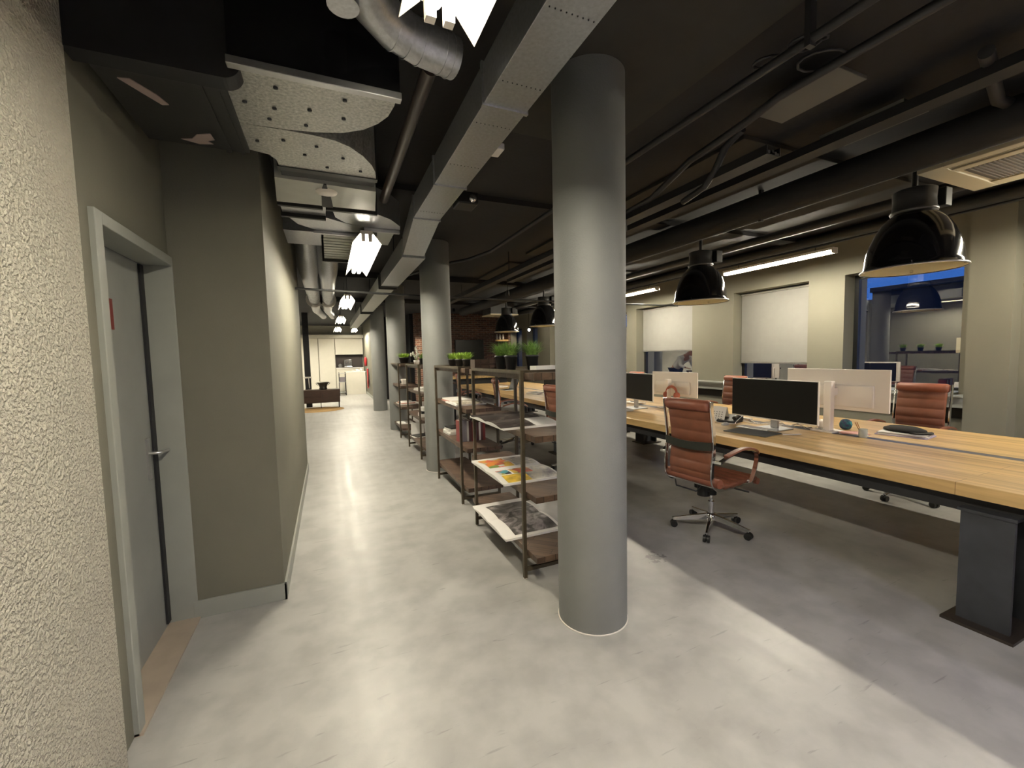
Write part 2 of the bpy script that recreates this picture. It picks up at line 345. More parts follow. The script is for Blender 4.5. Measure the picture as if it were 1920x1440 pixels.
# splayed far reveal
fr2 = MB().prism([(-.765, 2.90), (-.905, 2.905), (-.905, 2.936), (-.765, 2.936)], 0, 2.035)
fr.build('door_frame', TRIM, d, bevel=.003)
MB().box(-.95, -.905, 2.0, 2.926, 0.012, 2.035).build('door_leaf', DOORM, d)
MB().box(-.903, -.893, 2.88, 2.924, .03, 2.03).build('door_seal', BLACK, d)
hn = MB().box(-.905, -.898, 2.80, 2.84, .88, 1.10); hn.tube([(-.90, 2.82, 1.02), (-.85, 2.82, 1.02), (-.845, 2.83, 1.02), (-.845, 2.915, 1.015)], .009, 10)
hn.build('door_handle', ALU, d)
MB().box(-.902, -.897, 2.41, 2.535, 1.66, 1.80).build('red_sign', SIGNR, d)
MB().box(-1.1, -.755, 2.08, 2.935, 0, .012).build('threshold', THRESH, d)
# columns
def column(y, label):
    mb = MB().lathe([(.193, 0), (.193, CZ)], 64)
    o = mb.build('concrete_column', COLM, loc=(0, 0, 0)); o.location = (1.333, y, 0)
    tag(o, label, 'column', 'round grey columns along the corridor')
    MB().lathe([(.193, 0), (.199, 0), (.196, .005), (.193, .005)], 64).build('base_seal', WPLASTIC, o)
column(1.97, 'large round grey column nearest the camera, in front of the first shelf rack')
column(5.52, 'round grey column standing just behind the second shelf rack')
column(9.05, 'round grey column behind the furthest shelf rack with the grass pot')
column(12.6, 'most distant round grey column, leftmost of the row along the corridor')
# ------------------------------------------------------------------ window wall
wins = [(1, -3.9, -2.4), (2, -1.6, -.1), (3, .2, 1.60), (4, 2.22, 3.343), (5, 3.792, 4.982), (6, 5.842, 7.386), (7, 7.707, 9.2), (8, 9.9, 11.3), (9, 12.1, 12.90), (10, 13.3, 14.25)]
wr = MB().box(XR, 6.7, -5, 20.3, 0, SILL-.02).box(XR, 6.7, -5, 20.3, HEAD, CZ)
py = -5
for n_, a, b_ in wins:
    wr.box(XR, 6.7, py, a, SILL-.02, HEAD); py = b_
wr.box(XR, 6.7, py, 20.3, SILL-.02, HEAD)
wr.box(6.0, XR, 1.80, 2.11, 0, CZ)
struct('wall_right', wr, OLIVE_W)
struct('trim_1', MB().box(6.0, XR, 2.11, 14.3, .845, .955).box(5.97, XR, 2.11, 14.3, .955, .975), TRIM, bevel=.003)
struct('trim_2', MB().box(6.06, XR, 2.11, 14.3, .06, .72), OLIVE_W)
struct('trim_31', MB().box(6.16, XR, 2.11, 14.3, .72, .845), mat('painted_gap_shade', (.05, .045, .035), .8))  # dark backing strip: the shade under the ledge is put into its colour
struct('trim_3', MB().box(6.02, XR, -4.8, 1.5, .845, .975), TRIM)
for n_, a, b_ in wins:
    wd = thing('window_%d' % n_, '', ''); del wd['label']; del wd['category']; wd['kind'] = 'structure'
    t_ = .05
    MB().box(XG-.03, XG+.03, a, a+t_, SILL, HEAD).box(XG-.03, XG+.03, b_-t_, b_, SILL, HEAD).box(XG-.03, XG+.03, a+t_, b_-t_, SILL, SILL+t_).box(XG-.03, XG+.03, a+t_, b_-t_, HEAD-t_, HEAD).build('window_frame', FRAMEB, wd)
    MB().box(XG-.002, XG+.002, a+t_, b_-t_, SILL+t_, HEAD-t_).build('pane', GLASS, wd)
    MB().box(6.0 if a > 2 else 6.1, XG-.03, a+.002, b_-.002, SILL, SILL+.02).build('window_sill', TRIM, wd)
def shade(y0, y1, zb, label, g='grey roller shades pulled down in the windows'):
    t = thing('roller_shade', label, 'roller shade', (XG-.07, (y0+y1)/2, zb), 0, g); h = (y1-y0)/2
    MB().box(-.0015, .0015, -h, h, 0, HEAD-zb-.04).build('shade_cloth', ROLLER, t)
    MB().tube([(0, -h, HEAD-zb-.03), (0, h, HEAD-zb-.03)], .022, 12).build('roller_tube', ROLLER, t)
    MB().box(-.008, .008, -h, h, -.02, 0).build('hem_bar', ALU, t)
shade(3.81, 4.965, 1.30, 'grey roller shade lowered almost to the sill, left of the open blue window')
shade(5.86, 7.37, 1.53, 'pale grey roller shade with a wider gap below it, left of the second pendant lamp')
shade(9.92, 11.28, 1.05, 'pale roller shade seen directly left of the nearest column, beyond the dark pendant lamps')
shade(.22, 1.58, 1.02, 'grey roller shade lowered behind the near end of the long table at the right edge')

# ------------------------------------------------------------------ outside
def building(name, label, x, y0, y1, z0, h, seed, dx=8):
    rnd = random.Random(seed); t = thing(name, label, 'building', (x, (y0+y1)/2, z0), 0, 'dark buildings outside the windows'); L_ = (y1-y0)/2
    MB().box(0, dx, -L_, L_, 0, h).build('facade', BUILD, t)
    MB().box(-.15, dx+.1, -L_-.1, L_+.1, h, h+.35).build('roof_edge', BLACK, t)
    k = 0
    for j in range(int(h//3)):
        for i in range(int((2*L_)//3.2)):
            if rnd.random() < .8 and k < 40:
                yy = -L_+1.2+i*3.2; lit = rnd.random() < .06; k += 1
                wm = E_LIT if lit else SCREEN
                MB().box(-.05, 0, yy, yy+1.0, 1+j*3, 2.0+j*3).build('window', wm, t)
building('apartment_building', 'long dark flat-roofed apartment block outside, filling most of the open blue window', 38, 2, 18.6, -6, 11.6, 3)
building('apartment_building', 'second dark apartment block outside, seen at the left edge of the open blue window', 44, 21.6, 60, -6, 11.3, 5)
building('apartment_building', 'dark building outside seen low in the narrow window left of the shaded windows', 70, 64, 130, -6, 11.5, 9)
o = MB().box(10, 160, -60, 220, -6.4, -6).build('street_ground', BLACK); o['kind'] = 'structure'

# ------------------------------------------------------------------ ceiling services
def ring(mb, p, d, r, w_=.012, t=.006):
    p = Vector(p); d = Vector(d).normalized(); mb.tube([p-d*w_/2, p+d*w_/2], r+t, 20, True)
# long rectangular galvanised duct
t = thing('rectangular_duct', 'long flat galvanised duct running down the corridor ceiling from above the nearest column', 'air duct', (.745, -1, 2.55))
segs = [(-2.5, 1.0), (1.0, 1.72), (1.72, 2.6), (2.6, 3.27)]
for a, b_ in segs:
    MB().box(-.098, .098, a+1, b_+1, 0, .16).build('duct_section', GALV, t, bevel=.002)
for y in (1.0, 1.72, 2.6, 3.27):
    MB().box(-.106, .106, y+1-.008, y+1+.008, -.008, .168).build('seam_flange', GALV, t)
rv = MB()
for y in (.82, 1.18, 1.55, 1.86, 2.3, 3.1, 3.4):
    for k in range(9): rv.ball((-.08+k*.02, y+1, -.001 if y < 3.3 else -.001), .0028, 6, 4)
rv.build('rivet_row', STEEL_D, t)
o = MB(); o.add([(-.1, 4.27, .0), (.1, 4.27, .0), (.1, 4.27, .16), (-.1, 4.27, .16), (-.03, 5.2, -.06), (.17, 5.2, -.06), (.17, 5.2, .12), (-.03, 5.2, .12)], [(0,1,2,3), (7,6,5,4), (0,4,5,1), (1,5,6,2), (2,6,7,3), (3,7,4,0)])
o.build('offset_section', GALV, t)
t = thing('rectangular_duct', 'further stretch of flat galvanised duct continuing past the second column', 'air duct', (.82, 4.3, 2.49))
MB().box(-.1, .13, 0, 1.8, 0, .18).build('duct_section', GALV, t, bevel=.002)
MB().box(-.1, .13, 2.0, 5.4, .02, .18).build('duct_section', GALV_P, t, bevel=.002)
MB().box(-.1, .13, 5.6, 10.5, .02, .18).build('duct_section', GALV_P, t, bevel=.002)
for y in (1.8, 2.0, 5.4, 5.6): MB().box(-.11, .14, y-.012, y+.012, -.012, .19).build('seam_flange', DUCTD, t)
MB().box(-.08, .11, 1.8, 2.0, .03, .17).build('connector', DUCTD, t)
for y in (.6, 3.5, 7.5):
    for x in (-.09, .11): MB().box(x-.006, x+.006, y-.012, y+.012, .18, .49).build('hanger_strap', STEEL_D, t)
# the big branch duct with two elbows
t = thing('branch_duct', 'wide speckled galvanised duct with two curved elbows above the doorway', 'air duct', (0, 2.35, 2.6))
def plate(name, poly, z0, z1, m, c=(0, 2.35), **k):
    return MB().prism([(x-c[0], y-c[1]) for x, y in poly], z0-2.6, z1-2.6).build(name, m, t, **k)
e1 = [(-.27, 1.885), (.322, 1.885), (.32, 1.96), (.306, 2.05), (.27, 2.13), (.21, 2.21), (.12, 2.275), (0, 2.315), (-.12, 2.335), (-.32, 2.349), (-.32, 2.03), (-.275, 2.0)]
e2 = [(-.32, 2.351), (-.12, 2.345), (0, 2.35), (.09, 2.368), (.16, 2.41), (.23, 2.49), (.285, 2.59), (.31, 2.67), (.325, 2.77), (-.2, 2.77), (-.205, 2.70), (-.235, 2.645), (-.32, 2.62)]
plate('elbow', e1, 2.6, 2.9, GALV_S); plate('elbow', e2, 2.6, 2.9, GALV_S)
plate('duct_stub', [(-.74, 2.012), (-.32, 2.012), (-.32, 2.63), (-.74, 2.63)], 2.585, 2.9, DUCTD)
MB().box(-.425, -.40, -.36, .29, -.022, -.012).box(-.36, -.345, -.36, .29, -.022, -.012).build('stiffener', DUCTD, t)
MB().box(-.285, .335, -.50, -.465, -.03, 0).build('end_flange', ALU, t, bevel=.003)
MB().box(-.28, .33, -.49, -.468, 0, .33).build('end_panel', BLACKG, t)
MB().box(-.21, .335, .42, .47, -.005, .3).build('end_flange', DUCTD, t)
MB().box(-.20, .33, .47, .58, .01, .3).build('flexible_collar', BLACK, t)
for x, y in ((-.14, 2.0), (-.02, 2.12), (-.16, 2.16), (.12, 1.99), (.12, 2.14), (-.19, 2.26), (-.04, 2.26), (-.15, 2.45), (0, 2.46), (-.06, 2.58), (.13, 2.55), (.05, 2.70), (.23, 2.69), (-.27, 2.15), (-.27, 2.5)):
    MB().lathe([(.001, -.006), (.009, -.006), (.009, .002)], 8, (x, y-2.35, 0)).build('screw_head', STEEL_D, t)
for pts in ([(-.68, 2.12), (-.64, 2.11), (-.58, 2.2), (-.56, 2.26), (-.585, 2.27), (-.63, 2.2)], [(-.52, 2.5), (-.46, 2.47), (-.455, 2.53), (-.49, 2.555), (-.47, 2.58), (-.53, 2.6), (-.60, 2.57), (-.55, 2.55)]):
    MB().prism([(x, y-2.35) for x, y in pts], -.0185, -.014).build('bare_patch', mat('bare_pinkish_metal', (.42, .33, .30), .6), t)
# black duct box nearest the camera
t = thing('black_duct_box', 'matt black duct box with a rounded lower corner, top left above the doorway', 'air duct', (-.51, 1.95, 2.545))
mb = MB().prism([(-.25, .435), (.262, .435), (.262, .07)] + arc(.20, .07, .062, 0, -PI/2, 8) + [(-.25, .008)], 0, .085)
mb.xf(Matrix(((1, 0, 0, 0), (0, 0, 1, -.03), (0, 1, 0, 0), (0, 0, 0, 1)))); mb.build('duct_body', BLACK, t, solid=True)
# pale panel box with access disc
t = thing('plenum_box', 'pale flat-bottomed plenum box with a round access disc in the corridor ceiling', 'air duct', (.06, 3.15, 2.6))
MB().prism([(-.30, -.20), (.285, -.17), (.32, .215), (-.33, .235)], 0, .3).build('box_body', GALV_P, t)
MB().lathe([(.001, -.008), (.065, -.008), (.068, .001)], 28, (-.015, -.06, 0)).build('access_disc', WPLASTIC, t)
MB().prism([(-.03, -.195), (-.015, -.195), (-.008, -.12), (-.04, -.12)], -.005, 0).build('slot', BLACK, t)
MB().prism([(-.045, .02), (.012, .02), (.03, .235), (-.045, .235)], -.005, 0).build('slot', BLACK, t)
t = thing('branch_duct', 'galvanised duct assembly with paired flange bars and a curved elbow behind the pale plenum box', 'air duct', (.1, 4.2, 2.62))
MB().box(-.37, -.08, -.78, -.75, -.03, .2).box(-.06, .30, -.78, -.75, -.03, .2).build('end_flange', DUCTD, t)
MB().box(-.36, -.06, -.75, -.53, -.0, .2).build('duct_section', GALV, t)
MB().box(-.37, -.06, -.53, -.50, -.03, .2).build('end_flange', DUCTD, t)
MB().prism([(-.35, -.50), (-.05, -.50), (.1, -.4), (.25, -.36), (.30, -.2), (0, -.13), (-.15, -.15), (-.27, -.26)], -.005, .2).build('elbow', GALV, t)
MB().prism([(-.02, -.74), (.13, -.75), (.3, -.72), (.42, -.62), (.52, -.46), (.535, -.36), (.27, -.345), (.09, -.41), (.01, -.53)], -.003, .2).build('elbow', GALV, t)
MB().box(.24, .535, -.34, -.31, -.03, .2).build('end_flange', ALU, t)
MB().box(-.16, .24, -.13, -.10, -.03, .2).build('end_flange', ALU, t)
rb = MB().box(-.08, .37, -.10, .98, 0, .2)
for k in range(9): rb.box(-.08, .37, .0+k*.105, .02+k*.105, -.008, 0)
rb.build('ribbed_section', GALV_P, t)
MB().box(.38, .53, -.31, .4, .05, .2).build('duct_section', GALV_P, t)
MB().box(-.1, .39, .98, 1.01, -.03, .2).build('end_flange', DUCTD, t)
MB().box(-.42, -.1, .25, .75, .08, .2).build('duct_section', GALV, t)
# round galvanised spiral duct at the top
t = thing('round_duct', 'shiny round galvanised duct elbow next to the top corridor lamp', 'air duct', (.3, 1.65, 2.72))
pth = [(-.20, -1.0, .06), (-.20, -.45, .06), (-.19, -.3, .05), (-.16, -.16, .03), (-.10, -.05, .01), (-.02, .02, 0), (.08, .05, -.01), (.23, .085, -.01)]
MB().tube(pth, .075, 28).build('duct_pipe', GALV, t)
for p, q in (((-.19, -.3, .05), (0, 1, 0)), ((-.02, .02, 0), (1, .3, 0)), ((.03, .038, -.005), (1, .3, 0)), ((.08, .05, -.01), (1, .25, 0)), ((.17, .07, -.01), (1, .23, 0)), ((.205, .08, -.01), (1, .23, 0))):
    rg = MB(); ring(rg, p, q, .075, .006, .003); rg.build('seam_ring', GALV, t)
o = MB().tube([(0, 0, 0), (0, 1.6, 0)], .032, 16).build('ceiling_pipe', mat('brown_black_pipe', (.06, .045, .04), .4)); o.location = (.455, 1.84, 2.72)
tag(o, 'dark brown pipe running away from the end of the round galvanised duct', 'pipe')
o = MB().tube([(0, 0, -.3), (0, 0, .05)], .05, 20).build('duct_stub_pipe', GALV); o.location = (.1, 1.52, 2.93)
tag(o, 'short round metal pipe hanging down at the top edge above the speckled duct', 'pipe')
# two flexible round ducts further down
for x, lb in ((-.20, 'left of the two round ducts with pale collars hanging side by side down the corridor'), (.02, 'right of the two round ducts with pale collars hanging side by side down the corridor')):
    t = thing('round_duct', lb, 'air duct', (x+.035, 7.5, 2.62), 0, 'paired round ducts down the corridor')
    pts = [(0, -2.1, .25), (0, -2.0, .12), (0, -1.85, .03), (0, -1.65, -.03), (0, -1.4, -.05), (0, .6, -.05), (0, 1.0, -.06), (0, 2.5, -.05), (.06, 3.4, -.02), (.12, 4.4, 0)]
    MB().tube(pts, [.12, .12, .12, .11, .1, .095, .09, .085, .085, .085], 18).build('duct_pipe', GALV, t)
    rg = MB(); ring(rg, (0, .8, -.055), (0, 1, 0), .12, .03, .02); rg.build('collar', WPLASTIC, t)
    for i in range(9): rg = MB(); ring(rg, (0, -1.4+i*.22, -.05), (0, 1, 0), .095, .02, .004); rg.build('rib_ring', GALV, t)
# pipes, conduits and trays
def pipe(path, r, label, m=PIPEB, name='ceiling_pipe', cat='pipe', clamps=()):
    p0 = Vector(path[0]); t = thing(name, label, cat, p0)
    MB().tube([Vector(p)-p0 for p in path], r, 12).build('pipe_run', m, t)
    for c in clamps:
        c = Vector(c)-p0; MB().box(c.x-.02, c.x+.02, c.y-.012, c.y+.012, c.z-r-.01, CZ-p0.z).build('pipe_clamp', m, t)
    return t
pipe([(1.93, -3, 2.8), (1.93, 5.0, 2.8), (1.80, 5.5, 2.8), (1.45, 5.95, 2.78), (1.15, 6.6, 2.74), (1.1, 14, 2.74)], .02, 'straight thin dark conduit crossing the ceiling right above the nearest column', clamps=((1.93, 1.2, 2.8), (1.93, 3.2, 2.8)))
pipe([(-.31, 5.6, 2.34), (1.6, 5.9, 2.34), (6.1, 6.1, 2.36)], .014, 'thin dark rod spanning the corridor below the ducts near the second column')
pipe([(2.25, -3, 2.83), (2.25, 1.55, 2.83), (2.22, 1.7, 2.78), (2.3, 2.2, 2.78), (2.42, 2.7, 2.72), (2.5, 3.6, 2.72), (2.5, 9, 2.74)], .022, 'dark grey pipe with a kink beside the grey ceiling panel')
pipe([(2.36, 1.85, 2.83), (2.40, 2.0, 2.80), (2.44, 2.12, 2.7), (2.44, 2.2, 2.63), (2.5, 2.45, 2.62)], .022, 'bent dark pipe branch drooping toward the cable tray')
pipe([(3.7, -3, 2.8), (3.7, 12, 2.8)], .12, 'wide dark round pipe running the length of the room above the pendant lamps', m=CEIL, clamps=((3.7, 2.7, 2.8), (3.7, 5, 2.8)))
pipe([(4.9, -3, 2.83), (4.9, 13, 2.83)], .05, 'dark grey pipe along the ceiling just beyond the pendant lamps')
pipe([(5.35, -3, 2.70), (5.35, 13.5, 2.70)], .012, 'thin grey wiring rail carrying the glowing tube lights by the windows', m=STEEL_L)
pipe([(5.9, -3, 2.90), (5.9, 13.8, 2.90)], .07, 'dark round duct hugging the top of the window wall', m=DUCTD)
pipe([(2.9, 1.0, 2.87), (3.5, 1.15, 2.86), (4.3, 1.1, 2.87), (6, 1.15, 2.87)], .03, 'dark pipe crossing the ceiling toward the air conditioning cassette')
def tray(x, y0, y1, z, label):
    t = thing('cable_tray', label, 'cable tray', (x, y0, z)); L_ = y1-y0
    MB().box(-.06, -.055, 0, L_, 0, .05).box(.055, .06, 0, L_, 0, .05).box(-.06, .06, 0, L_, -.004, 0).build('tray_channel', BLACK, t)
    for k in range(4):
        pts = [(-.04+.026*k+.01*math.sin(i*1.3+k), L_*i/14, .012+.008*math.sin(i*2.1+k*1.7)) for i in range(15)]
        MB().tube(pts, .011, 8).build('cable', [PIPEB, BPLASTIC, PIPEB, BPLASTIC][k], t)
    for f in (.2, .5, .8): MB().box(-.06, -.054, L_*f, L_*f+.015, .05, CZ-z).build('hanger', BLACK, t)
tray(2.5, 1.75, 9.5, 2.66, 'dark cable tray full of black cables running right of the nearest column')
tray(3.05, -1, 7, 2.80, 'dark cable tray running parallel between the two grey ceiling panels')
for (x, y, lb) in ((2.44, 1.535, 'grey rectangular ceiling panel, the nearer of the two above the long table'), (3.13, 1.57, 'grey rectangular ceiling panel, the further right of the two above the long table')):
    o = MB().box(-.135, .135, -.22, .22, 0, .02).build('ceiling_panel', mat('mid_grey_panel', (.11, .11, .10), .6), bevel=.003); o.location = (x, y, 2.855)
    tag(o, lb, 'ceiling panel', 'grey rectangular ceiling panels')
# loops of black cable at the top
t = thing('cable_coil', 'loose loops of black cable hanging from the ceiling above the grey panels', 'cable', (2.0, 1.25, 2.9))
for k, (dx, dy, r_) in enumerate(((0, 0, .10), (.18, .05, .13), (-.05, .15, .08))):
    MB().tube([(dx+r_*math.cos(a/12*2*PI), dy+r_*.6*math.sin(a/12*2*PI), -.02-.06*math.sin(a/12*PI)) for a in range(13)], .006, 6).build('cable', PIPEB, t)
# darker board fields on the ceiling
for x0, x1, y0, y1 in ((1.1, 1.9, -1, 2.6), (2.7, 5.6, 2.1, 3.6), (2.7, 5.6, 4.0, 5.6), (2.7, 5.6, 6.2, 8.0), (4.2, 5.7, -.5, 1.0)):
    struct('trim_4' if 'trim_4' not in bpy.data.objects else 'trim_%d' % (4+sum(o_.name.startswith('trim') for o_ in bpy.data.objects)), MB().box(x0, x1, y0, y1, CZ-.03, CZ), mat('brown_grey_board', (.034, .032, .028), .8, noise=.1), bevel=.004)
# ceiling beams
struct('trim_20', MB().box(-.3, 6.7, 3.75, 3.95, CZ-.05, CZ).box(-.3, 6.7, 7.7, 7.9, CZ-.1, CZ).box(-.3, 6.7, 11.0, 11.2, CZ-.1, CZ), CEIL)
# white bulkhead at the kitchen
struct('trim_21', MB().box(-5.8, 1.48, 19.7, 20.3, 2.42, 2.55), WHITEW)
# small devices
o = MB().box(-.035, .035, -.05, .05, 0, .035).build('junction_box', WPLASTIC, bevel=.006); o.location = (.89, 2.2, 2.60); tag(o, 'small white box on the right edge of the flat galvanised duct', 'junction box')
t = thing('projector', 'small dark device with a lens hanging right of the flat galvanised duct', 'projector', (1.05, 3.25, 2.72))
MB().box(-.08, .08, -.09, .09, -.05, .04).build('housing', BPLASTIC, t, bevel=.01); MB().lathe([(.001, -.11), (.025, -.115), (.032, -.09), (.032, -.08)], 16, (.03, 0, -.01), axis='Y').build('lens', CHROME, t)
MB().tube([(0, 0, .04), (0, 0, .26)], .01, 8).build('mount_rod', BPLASTIC, t)
for x, y, lb in ((2.42, 3.05, 'small black spotlight hanging under the cable tray right beside the nearest column'), (3.0, 7.0, 'small black spotlight hanging under the ceiling between the second column and the pendant lamps')):
    t = thing('ceiling_spotlight', lb, 'spotlight', (x, y, 2.66)); MB().lathe([(.02, 0), (.03, -.02), (.034, -.1), (.022, -.1), (.001, -.08)], 16).build('lamp_head', BPLASTIC, t)
    MB().tube([(0, 0, 0), (0, 0, .3)], .008, 8).build('stem', BPLASTIC, t)

# air conditioning cassette
t = thing('air_conditioner', 'cream square air conditioning cassette in the ceiling at the right edge', 'air conditioner', (4.46, 1.28, 2.75))
CREAM = mat('cream_plastic', (.50, .44, .30), .5)
fr = MB().box(-.44, .44, .30, .44, 0, .03).box(-.44, .44, -.44, -.30, 0, .03).box(-.44, -.36, -.30, .30, 0, .03).box(-.30, .44, -.3, .3, .012, .03)
fr.box(.30, .44, -.3, .3, 0, .012).box(-.30, -.22, -.3, .3, 0, .012).build('panel_frame', CREAM, t, bevel=.004)
MB().box(-.36, -.30, -.3, .3, .01, .03).build('air_slot', mat('brown_black_slot', (.03, .018, .015), .5), t)
MB().box(-.335, -.327, -.3, .3, .004, .012).build('louvre', CREAM, t)
gb = MB()
for k in range(22): gb.box(-.20, .28, -.26+k*.024, -.252+k*.024, .003, .012)
gb.build('intake_grille', mat('brown_grey_grille', (.16, .13, .10), .6), t)
MB().box(-.20, .28, -.28, .28, .010, .0125).build('intake_panel', mat('brown_grey_mesh', (.10, .085, .07), .6), t)
MB().box(-.42, .42, -.42, .42, .03, .23).build('housing', DUCTD, t)

# ------------------------------------------------------------------ lamps
def tube_fixture(loc, L_, label, em, group, ends=False):
    t = thing('tube_light', label, 'ceiling light', loc, 0, group)
    MB().box(-.05, .05, -L_/2, L_/2, .045, .075).build('lamp_body', WPLASTIC, t, bevel=.003)
    for s in (-1, 1):
        MB().beam((s*.052, -L_/2, .05), (s*.052, L_/2, .05), .001, .001)
        f = MB(); a0, a1 = Vector((s*.05, 0, .052)), Vector((s*.115, 0, -.012 if s < 0 and abs(loc[1]-.55) < .01 else -.035)); n = Vector((s*.0015, 0, .0012))
        vs = []
        for q in (a0, a1, a1+n, a0+n):
            vs += [q+Vector((0, -L_/2-.01, 0)), q+Vector((0, L_/2+.01, 0))]
        f.add(vs, [(0,1,3,2), (2,3,5,4), (4,5,7,6), (6,7,1,0), (0,2,4,6), (1,7,5,3)])
        f.build('reflector_flap', mat('white_enamel_flap', (.70, .66, .56), .4), t)
        x = s*.028
        p = MB().tube([(x-.011, -L_/2+.06, .0), (x-.011, L_/2-.06, 0)], .0095, 8).tube([(x+.011, -L_/2+.06, .0), (x+.011, L_/2-.06, 0)], .0095, 8)
        p.tube([(x-.011, L_/2-.06, 0), (x, L_/2-.045, 0), (x+.011, L_/2-.06, 0)], .0095, 8); p.tube([(x-.011, -L_/2+.06, 0), (x, -L_/2+.045, 0), (x+.011, -L_/2+.06, 0)], .0095, 8)
        p.build('lamp_tube', em, t)
        MB().box(x-.015, x+.015, -L_/2-.0, -L_/2+.03, -.012, .045).build('lamp_holder', WPLASTIC, t); MB().box(x-.015, x+.015, L_/2-.03, L_/2, -.012, .045).build('lamp_holder', WPLASTIC, t)
    if ends:
        for y in (-L_/2-.012, L_/2+.010): MB().box(-.11, .11, y, y+.002, -.04, .055).build('added_end_blocker', WPLASTIC, t)  # unseen plates added to block light leaving the fixture ends
    for y in (-L_/2+.15, L_/2-.15): MB().tube([(0, y, .075), (0, y, (2.585 if 3.5 < loc[1] < 5 else CZ)-loc[2])], .004, 6).build('suspension_wire', STEEL_D, t)
    return t
cg = 'warm tube lights hanging down the corridor'
lbs = ['glowing tube light at the top edge, nearest over the corridor', 'bright tube light hanging left of the second column, second along the corridor', 'third glowing tube light along the corridor, behind the second', 'fourth glowing tube light along the corridor, small and far', 'fifth and most distant glowing tube light along the corridor']
for y, lb in zip((.55, 4.55, 8.3, 12.0, 15.7), lbs): tube_fixture((.352, y, 2.5), 1.5, lb, E_CORR, cg)
for x, y, lb in ((-2.6, 15.5, 'added tube light brightening the lounge, hidden behind the left wall'), (-2.6, 18.2, 'added tube light brightening the kitchen cupboards, hidden behind the left wall'), (1.0, 18.0, 'added tube light brightening the white kitchen island')):
    tube_fixture((x, y, 2.62), 1.5, lb, E_KIT, 'added tube lights brightening the lounge and kitchen')  # lamps added to brighten the lounge and kitchen end
def bar_fixture(loc, L_, label, em, group):
    t = thing('tube_light', label, 'ceiling light', loc, 0, group)
    MB().box(-.045, .045, -L_/2, L_/2, .015, .045).build('lamp_body', WPLASTIC, t, bevel=.003)
    for s in (-1, 1): MB().tube([(s*.022, -L_/2+.03, 0), (s*.022, L_/2-.03, 0)], .013, 8).build('lamp_tube', em, t)
    MB().beam((.068, -L_/2, .018), (.068, L_/2, .018), .003, .058, (-.5, 0, 1)).build('reflector_flap', mat('white_enamel_flap', (.70, .66, .56), .4), t)
    MB().box(-.045, .045, -L_/2-.02, -L_/2, -.02, .045).box(-.045, .045, L_/2, L_/2+.02, -.02, .045).build('end_cap', WPLASTIC, t, bevel=.003)
    for y in (-L_/2+.2, L_/2-.2): MB().tube([(0, y, .045), (0, y, .09)], .004, 6).build('suspension_wire', STEEL_D, t)
wg = 'bright tube lights in a line by the windows'
bar_fixture((5.35, 3.72, 2.60), 1.42, 'long bright tube light above the shaded window, between the two big pendant lamps', E_WIN, wg)
bar_fixture((5.35, 6.55, 2.60), 1.42, 'bright tube light seen just right of the nearest column', E_WIN, wg)
bar_fixture((5.35, 9.4, 2.60), 1.42, 'bright tube light further along the windows, hidden behind the nearest column', E_WIN, wg)
bar_fixture((5.35, .7, 2.60), 1.42, 'bright tube light beside the cassette, beyond the right edge', E_WIN, wg)
for x, y in ((2.4, -1.6), (4.0, -1.6), (2.4, -3.6)):
    tube_fixture((x, y, 2.5), 1.5, 'cool white tube light behind the camera, %s' % {(2.4, -1.6): 'nearer and left', (4.0, -1.6): 'right, over the table', (2.4, -3.6): 'furthest back'}[(x, y)], E_BACK, 'cool tube lights behind the camera', ends=True)
# factory pendants
def make_pendant(label):
    t = thing('pendant_lamp', label, 'pendant lamp', (0, 0, 0), 0, 'black enamel pendant lamps over the long table')
    prof = [(.30, 0), (.298, .010), (.288, .016), (.284, .05), (.274, .12), (.255, .20), (.227, .275), (.190, .34), (.148, .39), (.120, .415), (.116, .42)]
    inn = [(.112, .415), (.114, .41), (.143, .383), (.184, .335), (.222, .27), (.250, .197), (.269, .117), (.279, .05), (.283, .015), (.295, .004)]
    MB().lathe(prof, 48).build('shade', BLACKG, t)
    MB().lathe(inn[::-1], 48).build('shade_lining', SHADE_IN, t)
    MB().lathe([(.295, .0), (.303, -.002), (.306, .006), (.301, .013), (.295, .010)], 48).build('rim', ALU, t)
    MB().lathe([(.116, .41), (.134, .415), (.138, .43), (.126, .445), (.122, .51), (.126, .575), (.115, .582), (.001, .585)], 32).build('gear_housing', mat('smoked_grey_metal', (.10, .10, .10), .3, metal=.6), t)
    MB().box(.10, .19, -.14, -.06, .45, .58).build('ballast_box', BPLASTIC, t, bevel=.006)
    for k in range(4):
        a = k*PI/2+.4; MB().box(.278*math.cos(a)-.008, .278*math.cos(a)+.008, .278*math.sin(a)-.008, .278*math.sin(a)+.008, .012, .035).build('rim_clip', CHROME, t, bevel=.002)
    MB().ball((0, 0, .24), .05, 16, 10, 1.4).build('bulb', mat('unlit_bulb_glass', (.6, .6, .55), .2), t)
    MB().tube([(0, 0, .56), (0, 0, CZ-2.07)], .018, 10).build('stem', BPLASTIC, t)
    return t
pen = make_pendant('large glossy black pendant lamp in front of the open blue window, nearest')
pen.location = (4.05, 1.74, 2.07)
for y, lb in ((3.70, 'glossy black pendant lamp right of the nearest column, second over the table'), (5.65, 'glossy black pendant lamp hidden behind the nearest column'), (7.6, 'black pendant lamp just left of the nearest column, partly cut off by it'), (9.55, 'small distant black pendant lamp in front of the brick wall')):
    dup(pen, (4.05, y, 2.07), 0, lb)

